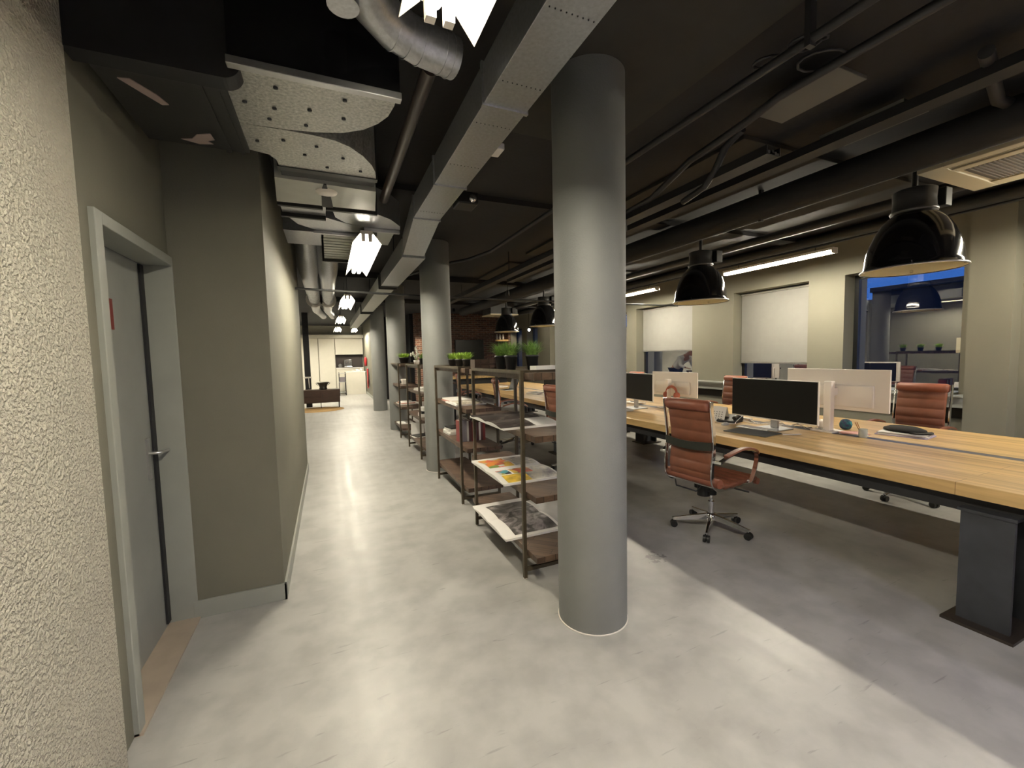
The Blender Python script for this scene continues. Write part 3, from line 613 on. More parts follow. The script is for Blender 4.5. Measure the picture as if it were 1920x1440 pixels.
# distant spots by the brick wall
for x, y, z, lb in ((5.85, 12.0, 2.30, 'left of the small bright spotlights beside the distant pendant lamps'), (5.75, 10.75, 2.38, 'small bright spotlight touching the left edge of the nearest column')):
    t = thing('ceiling_spotlight', lb, 'spotlight', (x, y, z), 0, 'small bright spotlights far back'); d_ = Vector((-x, -y, 0)).normalized()
    MB().tube([Vector((0, 0, 0)), d_*.10+Vector((0, 0, -.02))], [.03, .045], 16).build('lamp_head', BPLASTIC, t)
    MB().tube([d_*.102+Vector((0, 0, -.02)), d_*.108+Vector((0, 0, -.021))], .036, 16).build('bulb', E_SPOT, t)
    MB().tube([(0, 0, 0), (0, 0, CZ-z)], .008, 8).build('stem', BPLASTIC, t)
for (x, y, tx, ty, tz, p) in ((3.6, 12.6, 2.7, 14.3, 1.2, 160), (5.9, 13.1, 6.1, 14.3, 1.6, 260)):
    ld = bpy.data.lights.new('brick_spot', 'SPOT'); ld.energy = p; ld.color = (1, .85, .6); ld.spot_size = .8; ld.spot_blend = .6; ld.shadow_soft_size = .03
    lo = bpy.data.objects.new('brick_spot', ld); COL.objects.link(lo); lo.location = (x, y, 2.85)
    lo.rotation_euler = (Vector((tx, ty, tz))-Vector((x, y, 2.85))).to_track_quat('-Z', 'Y').to_euler()
    t = thing('ceiling_spotlight', 'small black ceiling spotlight aimed at the brick wall %s' % ('near the television' if x < 5 else 'near the bottle niche'), 'spotlight', (x, y, 2.87), 0, 'black spotlights aimed at the brick wall')
    MB().lathe([(.045, 0), (.05, .08), (.01, .1)], 16).build('lamp_head', BPLASTIC, t)

# ------------------------------------------------------------------ long table
TZ = .76
t = thing('long_table', 'very long light oak plank table with a dark centre strip on black steel legs', 'table', (4.03, 4.5, 0))
y0, y1 = -3.9-.0, 6.0
y0, y1 = -5.3, 6.2
MB().box(-.94, -.045, y0, y1, TZ-.072, TZ).build('table_top', OAK, t, bevel=.004)
MB().box(.045, .94, y0, y1, TZ-.072, TZ).build('table_top', OAK, t, bevel=.004)
MB().box(-.044, .044, y0, y1, TZ-.06, TZ-.001).build('centre_strip', mat('blue_grey_steel_strip', (.09, .095, .115), .45, metal=.3), t)
for s in (-1, 1): MB().box(s*.82-.04, s*.82+.04, y0+.1, y1-.1, TZ-.17, TZ-.072).build('apron_beam', BLACK, t)
for yy in (.98-4.5, 5.5-4.5, 10.0-4.5):
    for s in (-1, 1):
        lg = MB().box(s*.91-.012, s*.91+.012, yy-.1, yy+.1, .015, TZ-.15).box(s*.66-.012, s*.66+.012, yy-.1, yy+.1, .015, TZ-.15).box(min(s*.66, s*.91), max(s*.66, s*.91), yy-.008, yy+.008, .015, TZ-.15)
        lg.box(s*.785-.15, s*.785+.15, yy-.11, yy+.11, TZ-.15, TZ-.135)
        L_ = lg.build('leg', STEEL_L, t); MB().box(s*.80-.19, s*.80+.19, yy-.135, yy+.14, 0, .015).build('foot_plate', mat('worn_brown_steel', (.06, .048, .04), .4, metal=.5), L_)
    MB().box(-.66, .66, yy-.04, yy+.04, TZ-.15, TZ-.072).build('cross_beam', BLACK, t)

# ------------------------------------------------------------------ office chairs
def ribbed(path, half, thick, nr, amp):
    """closed ribbed cushion: path = list of (x,z); ribs run across"""
    P = [Vector((x, 0, z)) for x, z in path]; n = len(P); mb = MB(); top = []; bot = []
    for i, p in enumerate(P):
        d_ = (P[min(i+1, n-1)]-P[max(i-1, 0)]).normalized(); nn = Vector((-d_.z, 0, d_.x))
        b_ = thick*(.55+.45*abs(math.sin(PI*nr*i/(n-1)))**.5)
        for L_, s in ((top, 1), (bot, -1)): L_.append((p, nn*s*b_/2))
    ys = [-half, -half+.012, 0, half-.012, half]; sf = [.35, 1, 1, 1, .35]; vs = []
    m = len(ys)
    for L_ in (top, bot):
        for p, o_ in L_:
            for y, f in zip(ys, sf): vs.append(p+o_*f+Vector((0, y, 0)))
    N_ = n*m; fs = []
    for i in range(n-1):
        for k in range(m-1):
            a = i*m+k; fs.append((a, a+1, a+m+1, a+m)); fs.append((N_+a, N_+a+m, N_+a+m+1, N_+a+1))
        fs.append((i*m, i*m+m, N_+i*m+m, N_+i*m)); fs.append((i*m+m-1, N_+i*m+m-1, N_+i*m+2*m-1, i*m+2*m-1))
    for k in range(m-1):
        fs.append((k, N_+k, N_+k+1, k+1)); a = (n-1)*m+k; fs.append((a, a+1, N_+a+1, N_+a))
    mb.add(vs, fs, True); return mb
def spline(pts, n):
    out = []; P = [Vector(p) for p in pts]; P = [2*P[0]-P[1]]+P+[2*P[-1]-P[-2]]
    for i in range(1, len(P)-2):
        for j in range(n):
            t_ = j/n; a, b_, c, d_ = P[i-1], P[i], P[i+1], P[i+2]
            out.append(.5*((2*b_)+(-a+c)*t_+(2*a-5*b_+4*c-d_)*t_*t_+(-a+3*b_-3*c+d_)*t_**3))
    out.append(P[-2]); return out
def make_chair(base_rot, label, group):
    t = thing('office_chair', label, 'chair', (0, 0, 0), 0, group)
    seat = [(p.x, p.y) for p in spline([(-.245, .475), (-.15, .452), (0, .45), (.12, .46), (.2, .462), (.255, .43)], 16)]
    ribbed(seat, .245, .05, 8, 1).build('seat', LEATHER, t, solid=True)
    MB().tube([(-.245, -.245, .485), (-.245, .245, .485)], .036, 16).build('seat_roll', LEATHER_E, t)
    MB().tube([(.25, -.245, .428), (.25, .245, .428)], .026, 16).build('seat_roll', LEATHER_E, t)
    bk = spline([(-.262, .50), (-.275, .58), (-.262, .70), (-.258, .80), (-.275, .93), (-.295, 1.05)], 20)
    lo_ = [(p.x, p.y) for p in bk[:52]]; hi_ = [(p.x, p.y) for p in bk[52:]]
    ribbed([(p.x, p.y) for p in bk], .190, .042, 7, 1).build('backrest', LEATHER, t, solid=True)
    MB().lathe([(.001, -.200), (.036, -.197), (.046, -.18), (.046, .18), (.036, .197), (.001, .200)], 20, (-.305, 0, 1.08), axis='Y').build('headrest', LEATHER_E, t)
    # chrome side frames
    for s in (-1, 1):
        yy = s*.215
        pr = [(.25, .41), (.2, .435), (.0, .425), (-.15, .428), (-.24, .44), (-.292, .50), (-.298, .60), (-.284, .70), (-.28, .80), (-.292, .93), (-.312, 1.06), (-.315, 1.12)]
        mb = MB(); sp_ = spline([(x, z) for x, z in pr], 6)
        vs = []; n = len(sp_)
        for i, p in enumerate(sp_):
            d_ = (sp_[min(i+1, n-1)]-sp_[max(i-1, 0)]).normalized(); nn = Vector((-d_.y, d_.x))
            for a, b_ in ((-.016, -.006), (.016, -.006), (.016, .006), (-.016, .006)):
                q = p+nn*a; vs.append((q.x, yy+b_, q.y))
        fs = [(i*4+k, i*4+(k+1) % 4, (i+1)*4+(k+1) % 4, (i+1)*4+k) for i in range(n-1) for k in range(4)]+[(3, 2, 1, 0), tuple((n-1)*4+k for k in range(4))]
        mb.add(vs, fs).build('side_frame', CHROME, t, bevel=.002, solid=True)
        # armrest loop
        ya = s*.262
        ap = spline([(-.285, ya, .66), (-.18, ya+s*.015, .70), (-.05, ya+s*.02, .725), (.08, ya+s*.02, .715), (.16, ya+s*.02, .67), (.16, ya+s*.01, .57), (.12, ya, .46), (.10, yy, .43)], 6)
        arm = MB()
        for a, b_ in zip(ap[:-1], ap[1:]): arm.beam(a, b_, .03, .008, (0, 1, 0) if abs((b_-a).normalized().y) < .5 else (1, 0, 0))
        am = MB(); n = len(ap); vs = []
        for i, p in enumerate(ap):
            d_ = (ap[min(i+1, n-1)]-ap[max(i-1, 0)]).normalized(); nn = Vector((-d_.z, 0, d_.x)).normalized()
            for a, b_ in ((-.004, -.016), (-.004, .016), (.004, .016), (.004, -.016)): vs.append(p+nn*a+Vector((0, b_, 0)))
        am.add(vs, [(i*4+k, i*4+(k+1) % 4, (i+1)*4+(k+1) % 4, (i+1)*4+k) for i in range(n-1) for k in range(4)]+[(3, 2, 1, 0), tuple((n-1)*4+k for k in range(4))])
        ar = am.build('armrest', CHROME, t, solid=True)
        pad = [p for p in ap[4:25]]; pm = MB(); n = len(pad); vs = []
        for i, p in enumerate(pad):
            d_ = (pad[min(i+1, n-1)]-pad[max(i-1, 0)]).normalized(); nn = Vector((-d_.z, 0, d_.x)).normalized()
            if nn.z < 0: nn = -nn
            for a, b_ in ((.004, -.022), (.004, .022), (.022, .017), (.022, -.017)): vs.append(p+nn*a+Vector((0, b_, 0)))
        pm.add(vs, [(i*4+k, i*4+(k+1) % 4, (i+1)*4+(k+1) % 4, (i+1)*4+k) for i in range(n-1) for k in range(4)]+[(3, 2, 1, 0), tuple((n-1)*4+k for k in range(4))])
        pm.build('arm_pad', LEATHER, ar, bevel=.004, solid=True)
        MB().beam((-.285, yy-s*.01, .66), (-.285, ya+s*.02, .66), .018, .018, (1, 0, 0)).build('arm_bracket', CHROME, t)
    # lumbar bracket visible from behind
    cb = MB(); pts = [(-.30-.028*math.sin(PI*i/10), -.21+.042*i, .775-.012*math.sin(PI*i/10)) for i in range(11)]
    vs = []
    for x, y, z in pts: vs += [(x, y, z-.032), (x-.006, y, z-.032), (x-.006, y, z+.032), (x, y, z+.032)]
    cb.add(vs, [(i*4+k, i*4+(k+1) % 4, (i+1)*4+(k+1) % 4, (i+1)*4+k) for i in range(10) for k in range(4)]+[(3, 2, 1, 0), (40, 41, 42, 43)])
    cb.build('back_bracket', mat('dark_bronze_bracket', (.055, .06, .05), .35, metal=.6), t, solid=True)
    for x_ in (-.18, .16): MB().beam((x_, -.215, .425), (x_, .215, .425), .03, .012).build('seat_spreader', CHROME, t)
    MB().tube([(-.20, -.05, .41), (-.26, -.05, .385), (-.26, .14, .385), (-.2, .2, .41)], .006, 8).build('rear_handle', STEEL_D, t)
    MB().box(-.13, .13, -.07, .07, .36, .425).tube([(-.10, 0, .40), (-.10, 0, .31)], .05, 16).tube([(0, 0, .36), (0, 0, .30)], .042, 16).build('tilt_mechanism', BPLASTIC, t, bevel=.008)
    MB().tube([(.02, -.05, .39), (.05, -.2, .385), (.07, -.28, .38)], .007, 8).build('lever', BPLASTIC, t)
    MB().tube([(0, 0, .12), (0, 0, .24)], .025, 16).tube([(0, 0, .24), (0, 0, .34)], .014, 12).build('gas_lift', CHROME, t)
    MB().lathe([(.001, .10), (.04, .10), (.045, .115), (.03, .14), (.001, .14)], 20).build('hub', CHROME, t)
    for k in range(5):
        a = base_rot+k*2*PI/5; c, s_ = math.cos(a), math.sin(a)
        lg = MB().add([(c*.03-s_*.024, s_*.03+c*.024, .085), (c*.03+s_*.024, s_*.03-c*.024, .085), (c*.30+s_*.015, s_*.30-c*.015, .058), (c*.30-s_*.015, s_*.30+c*.015, .058),
                       (c*.03-s_*.014, s_*.03+c*.014, .135), (c*.03+s_*.014, s_*.03-c*.014, .135), (c*.31+s_*.008, s_*.31-c*.008, .082), (c*.31-s_*.008, s_*.31+c*.008, .082)],
                      [(3,2,1,0), (4,5,6,7), (0,1,5,4), (1,2,6,5), (2,3,7,6), (3,0,4,7)]).build('leg', CHROME, t, bevel=.004, solid=True)
        cs = MB()
        for s in (-1, 1):
            cc = Vector((c*.295-s_*s*.014, s_*.295+c*s*.014, .028)); ax = Vector((-s_, c, 0))
            cs.tube([cc-ax*.010, cc+ax*.010], .028, 18)
        cs.tube([(c*.29, s_*.29, .028), (c*.29, s_*.29, .065)], .008, 8); cs.build('caster', BPLASTIC, lg)
    return t
cgp = 'cognac leather office chairs around the long table'
ch = make_chair(math.radians(-7), 'ribbed cognac leather office chair standing nearest, right of the big round column', cgp)
ch.location = (2.90, 2.52, 0); ch.rotation_euler = (0, 0, math.radians(6))
for x, y, r_, lb in ((5.20, 2.22, PI+.05, 'cognac leather chair across the table behind the nearer white monitor back'), (5.22, 4.42, PI-.12, 'cognac leather chair across the table, its edge showing left of the big black monitor'),
                     (2.84, 4.55, .1, 'cognac leather chair on this side, cut off by the left edge of the nearest column'), (2.79, 6.35, -.25, 'cognac leather chair seen side-on through the nearest shelf rack'),
                     (2.85, 8.75, -.2, 'cognac leather chair seen through the second shelf rack, furthest on this side'), (5.25, 6.6, PI, 'cognac leather chair across the table behind the nearest column'), (5.32, 8.6, PI+.3, 'cognac leather chair across the far end of the table')):
    dup(ch, (x, y, 0), r_, lb)

# ------------------------------------------------------------------ monitors
def monitor(loc, rz, w_, h, z0, label, neck=True, vent=False, arm=False, holes=False):
    """screen faces local -X; z0 = lower edge above the table"""
    t = thing('monitor', label, 'monitor', loc, rz, 'monitors on the long table')
    MB().box(0, .022, -w_/2, w_/2, z0, z0+h).build('housing', WPLASTIC, t, bevel=.004)
    MB().box(-.004, 0, -w_/2+.006, w_/2-.006, z0+.012, z0+h-.006).build('screen', SCREEN, t)
    MB().box(.022, .045, -w_/2+.1, w_/2-.1, z0+.03, z0+h*.62).build('rear_bulge', WPLASTIC, t, bevel=.01)
    if neck:
        MB().box(.045, .07, -.035, .035, .012, z0+h*.5).build('stand_neck', ALU, t, bevel=.004)
        MB().prism([(-.09, -.13), (.16, -.11), (.16, .11), (-.09, .13)], 0, .012).build('stand_base', ALU, t, bevel=.003)
    if arm:
        MB().box(.11, .17, -.0, .06, 0.01, z0+h*.72).build('arm_post', WPLASTIC, t, bevel=.006)
        MB().box(.045, .12, -.03, .05, z0+h*.35, z0+h*.55).build('arm_joint', WPLASTIC, t, bevel=.006)
        MB().prism([(.05, -.07), (.23, -.07), (.23, .11), (.05, .11)], 0, .012).build('arm_base', WPLASTIC, t, bevel=.003)
    if holes:
        pp = MB()
        for i in range(2):
            for j in range(3): pp.box(.044, .047, -.16-.03*i, -.145-.03*i, z0+.10+.03*j, z0+.115+.03*j)
        pp.build('port', BPLASTIC, t)
    return t
monitor((3.74, 2.60, TZ), math.radians(-2), .84, .375, .088, 'wide black monitor screen facing us, right of the nearest chair')
monitor((4.20, 2.32, TZ), math.radians(180+1), .83, .36, .19, 'wide white monitor seen from behind, nearest one', neck=False, arm=True, holes=True)
monitor((3.68, 4.46, TZ), math.radians(-3), .80, .35, .12, 'dark monitor screen at the right edge of the nearest column')
monitor((4.22, 4.27, TZ), math.radians(180-1), .80, .32, .15, 'white monitor seen from behind, above the back of the nearest chair', neck=False, arm=True)
monitor((3.7, 6.6, TZ), 0, .8, .36, .1, 'dark monitor screen hidden behind the nearest column')
monitor((4.25, 6.4, TZ), PI, .8, .36, .12, 'white monitor back hidden behind the nearest column', neck=False, arm=True)

# ------------------------------------------------------------------ things on the table
t = thing('desk_phone', 'black desk phone base behind the white calendar card, right of the nearest chair', 'phone', (3.80, 3.08, TZ), .3)
MB().add([(-.09, -.1, 0), (.09, -.1, 0), (.09, .1, 0), (-.09, .1, 0), (-.09, -.1, .02), (.09, -.1, .07), (.09, .1, .07), (-.09, .1, .02)], [(3,2,1,0), (4,5,6,7), (0,1,5,4), (1,2,6,5), (2,3,7,6), (3,0,4,7)]).build('phone_body', BPLASTIC, t, bevel=.006)
MB().tube([(-.07, -.07, .05), (.07, -.07, .095)], .02, 12).build('handset', BPLASTIC, t)
MB().tube(spline([(-.07, -.08, .02), (-.13, -.1, .006), (-.16, 0, .006), (-.13, .08, .006)], 6), .004, 6).build('cord', WPLASTIC, t)
t = thing('desk_calendar', 'white desk calendar card standing between the nearest chair and the black monitor', 'calendar', (3.88, 3.26, TZ+.001), .1)
t.location = (3.70, 3.20, TZ)
MB().add([(-.0, -.12, 0), (.0, .12, 0), (.05, .12, .155), (.05, -.12, .155), (.004, -.12, 0), (.004, .12, 0), (.054, .12, .155), (.054, -.12, .155)], [(3,2,1,0), (4,5,6,7), (0,1,5,4), (1,2,6,5), (2,3,7,6), (3,0,4,7)]).build('card', PAPER, t)
MB().add([(.11, -.12, 0), (.11, .12, 0), (.056, .12, .155), (.056, -.12, .155)], [(0,1,2,3)]).build('back_card', PAPER, t)
gd = MB()
for i in range(6):
    for j in range(4): z_ = .03+.022*j; gd.box(-.0025+z_*.32, -.0015+z_*.32, -.09+.03*i, -.078+.03*i, z_, z_+.008)
gd.build('printed_dates', mat('grey_print', (.25, .25, .25), .6), t)
t = thing('graphics_tablet', 'thin dark grey tablet with rounded corners in front of the black monitor', 'tablet', (3.45, 2.57, TZ), math.radians(8))
MB().box(-.13, .13, -.19, .19, 0, .009).build('tablet_body', mat('dark_grey_tablet', (.07, .07, .065), .5), t, bevel=.006)
MB().box(-.10, .10, -.13, .13, .009, .0095).build('active_area', mat('mid_grey_tablet', (.10, .10, .095), .6), t)
t = thing('keyboard', 'slim white keyboard lying behind the dark tablet', 'keyboard', (3.66, 2.70, TZ), math.radians(6))
MB().box(-.055, .055, -.15, .15, 0, .01).build('keyboard_body', ALU, t, bevel=.003)
ks = MB()
for i in range(4):
    for j in range(13): ks.box(-.045+.024*i, -.026+.024*i, -.14+.0215*j, -.122+.0215*j, .01, .013)
ks.build('keys', WPLASTIC, t)
t = thing('computer_mouse', 'small pale mouse left of the dark tablet', 'mouse', (3.60, 2.97, TZ), .2)
MB().lathe([(.001, .028), (.015, .026), (.026, .018), (.031, .006), (.030, 0)], 18).xf(Matrix.Diagonal((1.7, 1, 1, 1))).build('mouse_body', mat('pale_grey_plastic', (.5, .48, .44), .35), t)
MB().box(-.005, .03, -.002, .002, .026, .029).build('scroll_wheel', BPLASTIC, t)
o = MB().tube([(0, 0, .006), (.13, -.06, .006), (.145, -.067, .006)], [.005, .005, .001], 8).build('stylus_pen', WPLASTIC); o.location = (3.56, 2.36, TZ); tag(o, 'white pen lying right of the black monitor foot', 'pen')
def sphere(name, loc, r, m, lb, cat):
    t = thing(name, lb, cat, loc); MB().ball((0, 0, r), r, 20, 12).build('body', m, t); return t
t = sphere('wool_ball', (4.27, 2.26, TZ), .048, YARN, 'purple and teal ball of wool beside the white monitor post', 'ball of wool')
rg = MB()
for k in range(7):
    R_ = Euler((k*.7, k*1.1, k*.4)).to_matrix(); pts = [R_ @ Vector((.049*math.cos(a*PI/8), .049*math.sin(a*PI/8), 0)) + Vector((0, 0, .048)) for a in range(17)]
    pts = [Vector((p.x, p.y, max(p.z, .002))) for p in pts]
    rg.tube(pts, .0018, 5, False)
rg.build('wound_thread', YARN, t)
o = MB().lathe([(.001, 0), (.03, .002), (.043, .02), (.046, .042), (.038, .066), (.02, .08), (.001, .083)], 20).build('smart_speaker', WPLASTIC); o.location = (4.17, 2.40, TZ); tag(o, 'small rounded white speaker left of the wool ball', 'speaker')
t = thing('glass_jar', 'small clear glass jar with pens on the dark centre strip', 'jar', (4.02, 2.0, TZ-.006))
JG = mat('greenish_jar_glass', (.45, .46, .40), .1); MB().lathe([(.001, .002), (.028, .002), (.03, .01), (.03, .075), (.027, .075), (.027, .008), (.001, .007)], 20).build('jar_body', JG, t)
MB().tube([(0, 0, .01), (.03, .06, .12)], .003, 6).tube([(.005, .005, .01), (-.02, .05, .125)], .003, 6).build('pencil', mat('orange_brown_pencil', (.45, .2, .06), .5), t)
def papers(name, loc, rz, items, label, cat, group=None):
    t = thing(name, label, cat, loc, rz, group); z = 0
    for nm, w_, d__, h, m, r_ in items:
        MB().box(-w_/2, w_/2, -d__/2, d__/2, z, z+h, r_, (0, 0, 0)).build(nm, m, t, bevel=.0015); z += h+.0003
    return t, z
t, z = papers('document_pile', (4.38, 1.88, TZ), .15, [('folder', .24, .33, .008, mat('lilac_folder', (.45, .40, .55), .5), .0), ('paper_sheets', .22, .31, .006, PAPER, .12), ('folder', .22, .3, .006, mat('clear_sleeve', (.40, .36, .36), .3), -.1), ('paper_sheets', .21, .30, .008, PAPER, .05)], 'pile of papers and plastic folders under the black cap, near end of the table', 'papers')
cp = thing('flat_cap', 'black soft cap lying on the pile of papers', 'cap', (4.42, 1.90, TZ+z), -.35)
MB().lathe([(.001, .045), (.05, .043), (.10, .035), (.135, .02), (.14, .008), (.12, 0), (.001, 0)], 28).xf(Matrix.Diagonal((.85, 1.1, 1, 1))).build('cap_crown', mat('black_felt', (.008, .007, .006), .9), cp)
MB().prism(arc(0, -.1, .10, PI+.3, 2*PI-.3, 12), .002, .012).build('cap_brim', mat('black_felt', (.008, .007, .006), .9), cp)
papers('open_notebook', (4.12, 2.12, TZ), .5, [('paper_sheets', .15, .2, .006, PAPER, 0), ('cover', .15, .2, .002, PINKP, .25)], 'loose notebook pages with reddish print beside the glass jar', 'notebook')
# headphones on the small white monitor
t = thing('headphones', 'tan leather headphones hanging on the white monitor post left of centre', 'headphones', (4.06, 4.16, TZ+.20))
LTAN = mat('tan_pink_leather', (.45, .13, .08), .45)
MB().tube([(0, .09*math.cos(PI*i/12), .09*math.sin(PI*i/12)) for i in range(13)], [.012+.006*math.sin(PI*i/12) for i in range(13)], 10).build('headband', LTAN, t)
for s in (-1, 1): MB().lathe([(.001, -.02), (.04, -.018), (.045, 0), (.04, .018), (.001, .02)], 18, (0, s*.09, -.02), axis='Y').build('ear_cup', LTAN, t)
# cables and clutter around the centre strip
t = thing('cable_bundle', 'tangle of white and grey cables under the black monitor', 'cables', (3.98, 2.95, TZ))
rnd = random.Random(4)
for k in range(7):
    pts = spline([(rnd.uniform(-.12, .1), -.35+.14*i+rnd.uniform(-.04, .04), .006+rnd.uniform(0, .02) if i % 2 else .006) for i in range(6)], 5)
    MB().tube(pts, .003, 6).build('cable', [WPLASTIC, WPLASTIC, mat('grey_cable', (.3, .3, .3), .5)][k % 3], t)
MB().box(-.04, .02, .02, .22, 0, .035).build('power_strip', WPLASTIC, t, bevel=.005)
t = thing('cable_bundle', 'tangle of cables under the white monitor by the wool ball', 'cables', (4.06, 2.42, TZ))
for k in range(5):
    pts = spline([(rnd.uniform(-.05, .12), -.2+.1*i, .006+rnd.uniform(0, .03) if i % 2 else .006) for i in range(5)], 5)
    MB().tube(pts, .003, 6).build('cable', [BPLASTIC, WPLASTIC][k % 2], t)
clut = [('desk_tray', 4.0, 3.95, .34, .2, .03, 'pale desk tray with papers on the table left of the nearest chair'), ('desk_tray', 4.05, 4.9, .3, .2, .025, 'pale desk tray near the left white monitor')]
for nm, x, y, a, b_, h, lb in clut:
    t = thing(nm, lb, 'desk tray', (x, y, TZ), .1)
    MB().box(-b_/2, b_/2, -a/2, a/2, 0, .004).box(-b_/2, -b_/2+.004, -a/2, a/2, 0, h).box(b_/2-.004, b_/2, -a/2, a/2, 0, h).box(-b_/2, b_/2, a/2-.004, a/2, 0, h).box(-b_/2, b_/2, -a/2, -a/2+.004, 0, h).build('tray_body', WPLASTIC, t)
    MB().box(-b_/2+.01, b_/2-.01, -a/2+.01, a/2-.01, .005, h-.008).build('paper_sheets', PAPER, t)
    MB().tube([(0, -.1, h), (.03, .08, h)], .004, 6).build('pencil', BPLASTIC, t)
papers('keyboard', (3.45, 4.45, TZ), .05, [('keyboard_body', .11, .42, .012, ALU, 0), ('keys', .09, .40, .003, WPLASTIC, 0)], 'white keyboard at the right edge of the nearest column', 'keyboard')
# far half of the table: laptops and papers seen through the racks
def laptop(loc, rz, lb, lid=PAPER):
    t = thing('laptop', lb, 'laptop', loc, rz, 'laptops on the far half of the long table')
    MB().box(-.12, .12, -.17, .17, 0, .014).build('laptop_base', ALU, t, bevel=.003)
    MB().box(-.10, .02, -.15, .15, .014, .016).build('keys', BPLASTIC, t)
    MB().add([(.12, -.17, .014), (.12, .17, .014), (.20, .17, .23), (.20, -.17, .23), (.126, -.17, .012), (.126, .17, .012), (.206, .17, .228), (.206, -.17, .228)], [(0,1,2,3), (7,6,5,4), (0,4,5,1), (1,5,6,2), (2,6,7,3), (3,7,4,0)]).build('laptop_lid', SCREEN, t)
laptop((3.45, 5.5, TZ), .1, 'open laptop on the table seen through the nearest rack beside the column')
laptop((4.5, 7.6, TZ), PI, 'open laptop across the table seen between the racks')
laptop((3.5, 8.3, TZ), .05, 'open laptop at the far end of the table')
papers('document_pile', (3.6, 7.1, TZ), .2, [('paper_sheets', .25, .34, .02, PAPER, 0), ('paper_sheets', .22, .3, .015, PAPER, .3), ('cover', .2, .28, .004, BPLASTIC, .1)], 'stack of white papers on the table seen through the nearest rack', 'papers')
papers('document_pile', (3.9, 6.2, TZ), -.2, [('paper_sheets', .28, .4, .03, PAPER, 0), ('paper_sheets', .22, .3, .02, WHITEB, .3), ('paper_sheets', .2, .28, .015, PAPER, .1)], 'broad stack of white papers in the middle of the table left of the column', 'papers')
papers('document_pile', (3.7, 9.2, TZ), .1, [('paper_sheets', .25, .34, .012, PAPER, 0), ('paper_sheets', .22, .3, .01, PAPER, .5)], 'small stack of papers at the far end of the table', 'papers')
t = thing('eyeglasses_tray', 'shallow dark dish with glasses near the table edge left of the column', 'dish', (3.4, 6.05, TZ))
MB().lathe([(.001, .004), (.08, .004), (.10, .025), (.094, .026), (.076, .008), (.001, .008)], 24).build('dish', mat('grey_ceramic', (.2, .19, .17), .4), t)
MB().tube([(-.05+.03*math.cos(a*PI/6), .03*math.sin(a*PI/6), .03) for a in range(13)], .002, 5).tube([(.03+.03*math.cos(a*PI/6), .03*math.sin(a*PI/6), .03) for a in range(13)], .002, 5).build('glasses', BPLASTIC, t)

# second, higher bench behind
t = thing('high_table', 'light wooden bench table on black legs in front of the brick wall', 'table', (4.2, 12.3, 0))
MB().box(-.95, .95, -.4, .4, .84, .91).build('table_top', OAK, t, bevel=.003)
MB().box(-.85, .85, -.3, .3, .62, .84).build('table_box', BLACK, t)
for sx in (-1, 1):
    for sy in (-1, 1): MB().box(sx*.8-.04, sx*.8+.04, sy*.28-.04, sy*.28+.04, 0, .62).build('leg', STEEL_D, t)

# ------------------------------------------------------------------ shelf racks
BT = [1.395, .985, .595, .20]
def make_rack(label):
    t = thing('shelf_rack', label, 'shelf rack', (0, 0, 0), 0, 'brown steel racks with thick dark wooden shelves')
    D = .40; W = 1.0; r_ = .012
    for x in (0, D):
        for y in (0, W): MB().box(x-r_, x+r_, y-r_, y+r_, .004, 1.40).build('post', BRONZE, t, bevel=.001)
    for y in (0, W):
        MB().box(r_, D-r_, y-r_, y+r_, .05, .074).build('bottom_rail', BRONZE, t)
        MB().box(r_, D-r_, y-r_, y+r_, 1.376, 1.40).build('top_rail', BRONZE, t)
    for x in (0, D): MB().box(x-r_, x+r_, r_, W-r_, 1.376, 1.40).build('top_rail', BRONZE, t)
    for x in (0, D):
        for y in (0, W): MB().lathe([(.001, 0), (.014, 0), (.014, .006), (.001, .006)], 10, (x, y, 0)).build('foot_cap', WPLASTIC, t)
    for i, z in enumerate(BT):
        if i == 0: MB().box(.016, D-.016, -.15, W+.15, z-.055, z-.01).build('shelf', SHELFW, t, bevel=.002)
        else: MB().box(.016, D-.016, -.15, W+.15, z-.04, z).build('shelf', SHELFW, t, bevel=.002)
        for y in (0, W): MB().box(0, D, y-.010, y+.010, z-.062, z-.04 if i else z-.056).build('shelf_bracket', BRONZE, t)
    return t
RX = 1.15
rk = make_rack('brown steel shelf rack nearest the camera, half hidden behind the big column'); rk.location = (RX, 2.49, 0)
for y, x, lb in ((4.05, 1.19, 'second brown shelf rack, left of the nearest rack'), (6.13, 1.195, 'third brown shelf rack, behind the second column, with white flowers on top'), (8.0, 1.19, 'furthest brown shelf rack with a round grass pot on top')):
    dup(rk, (x, y, 0), 0, lb)

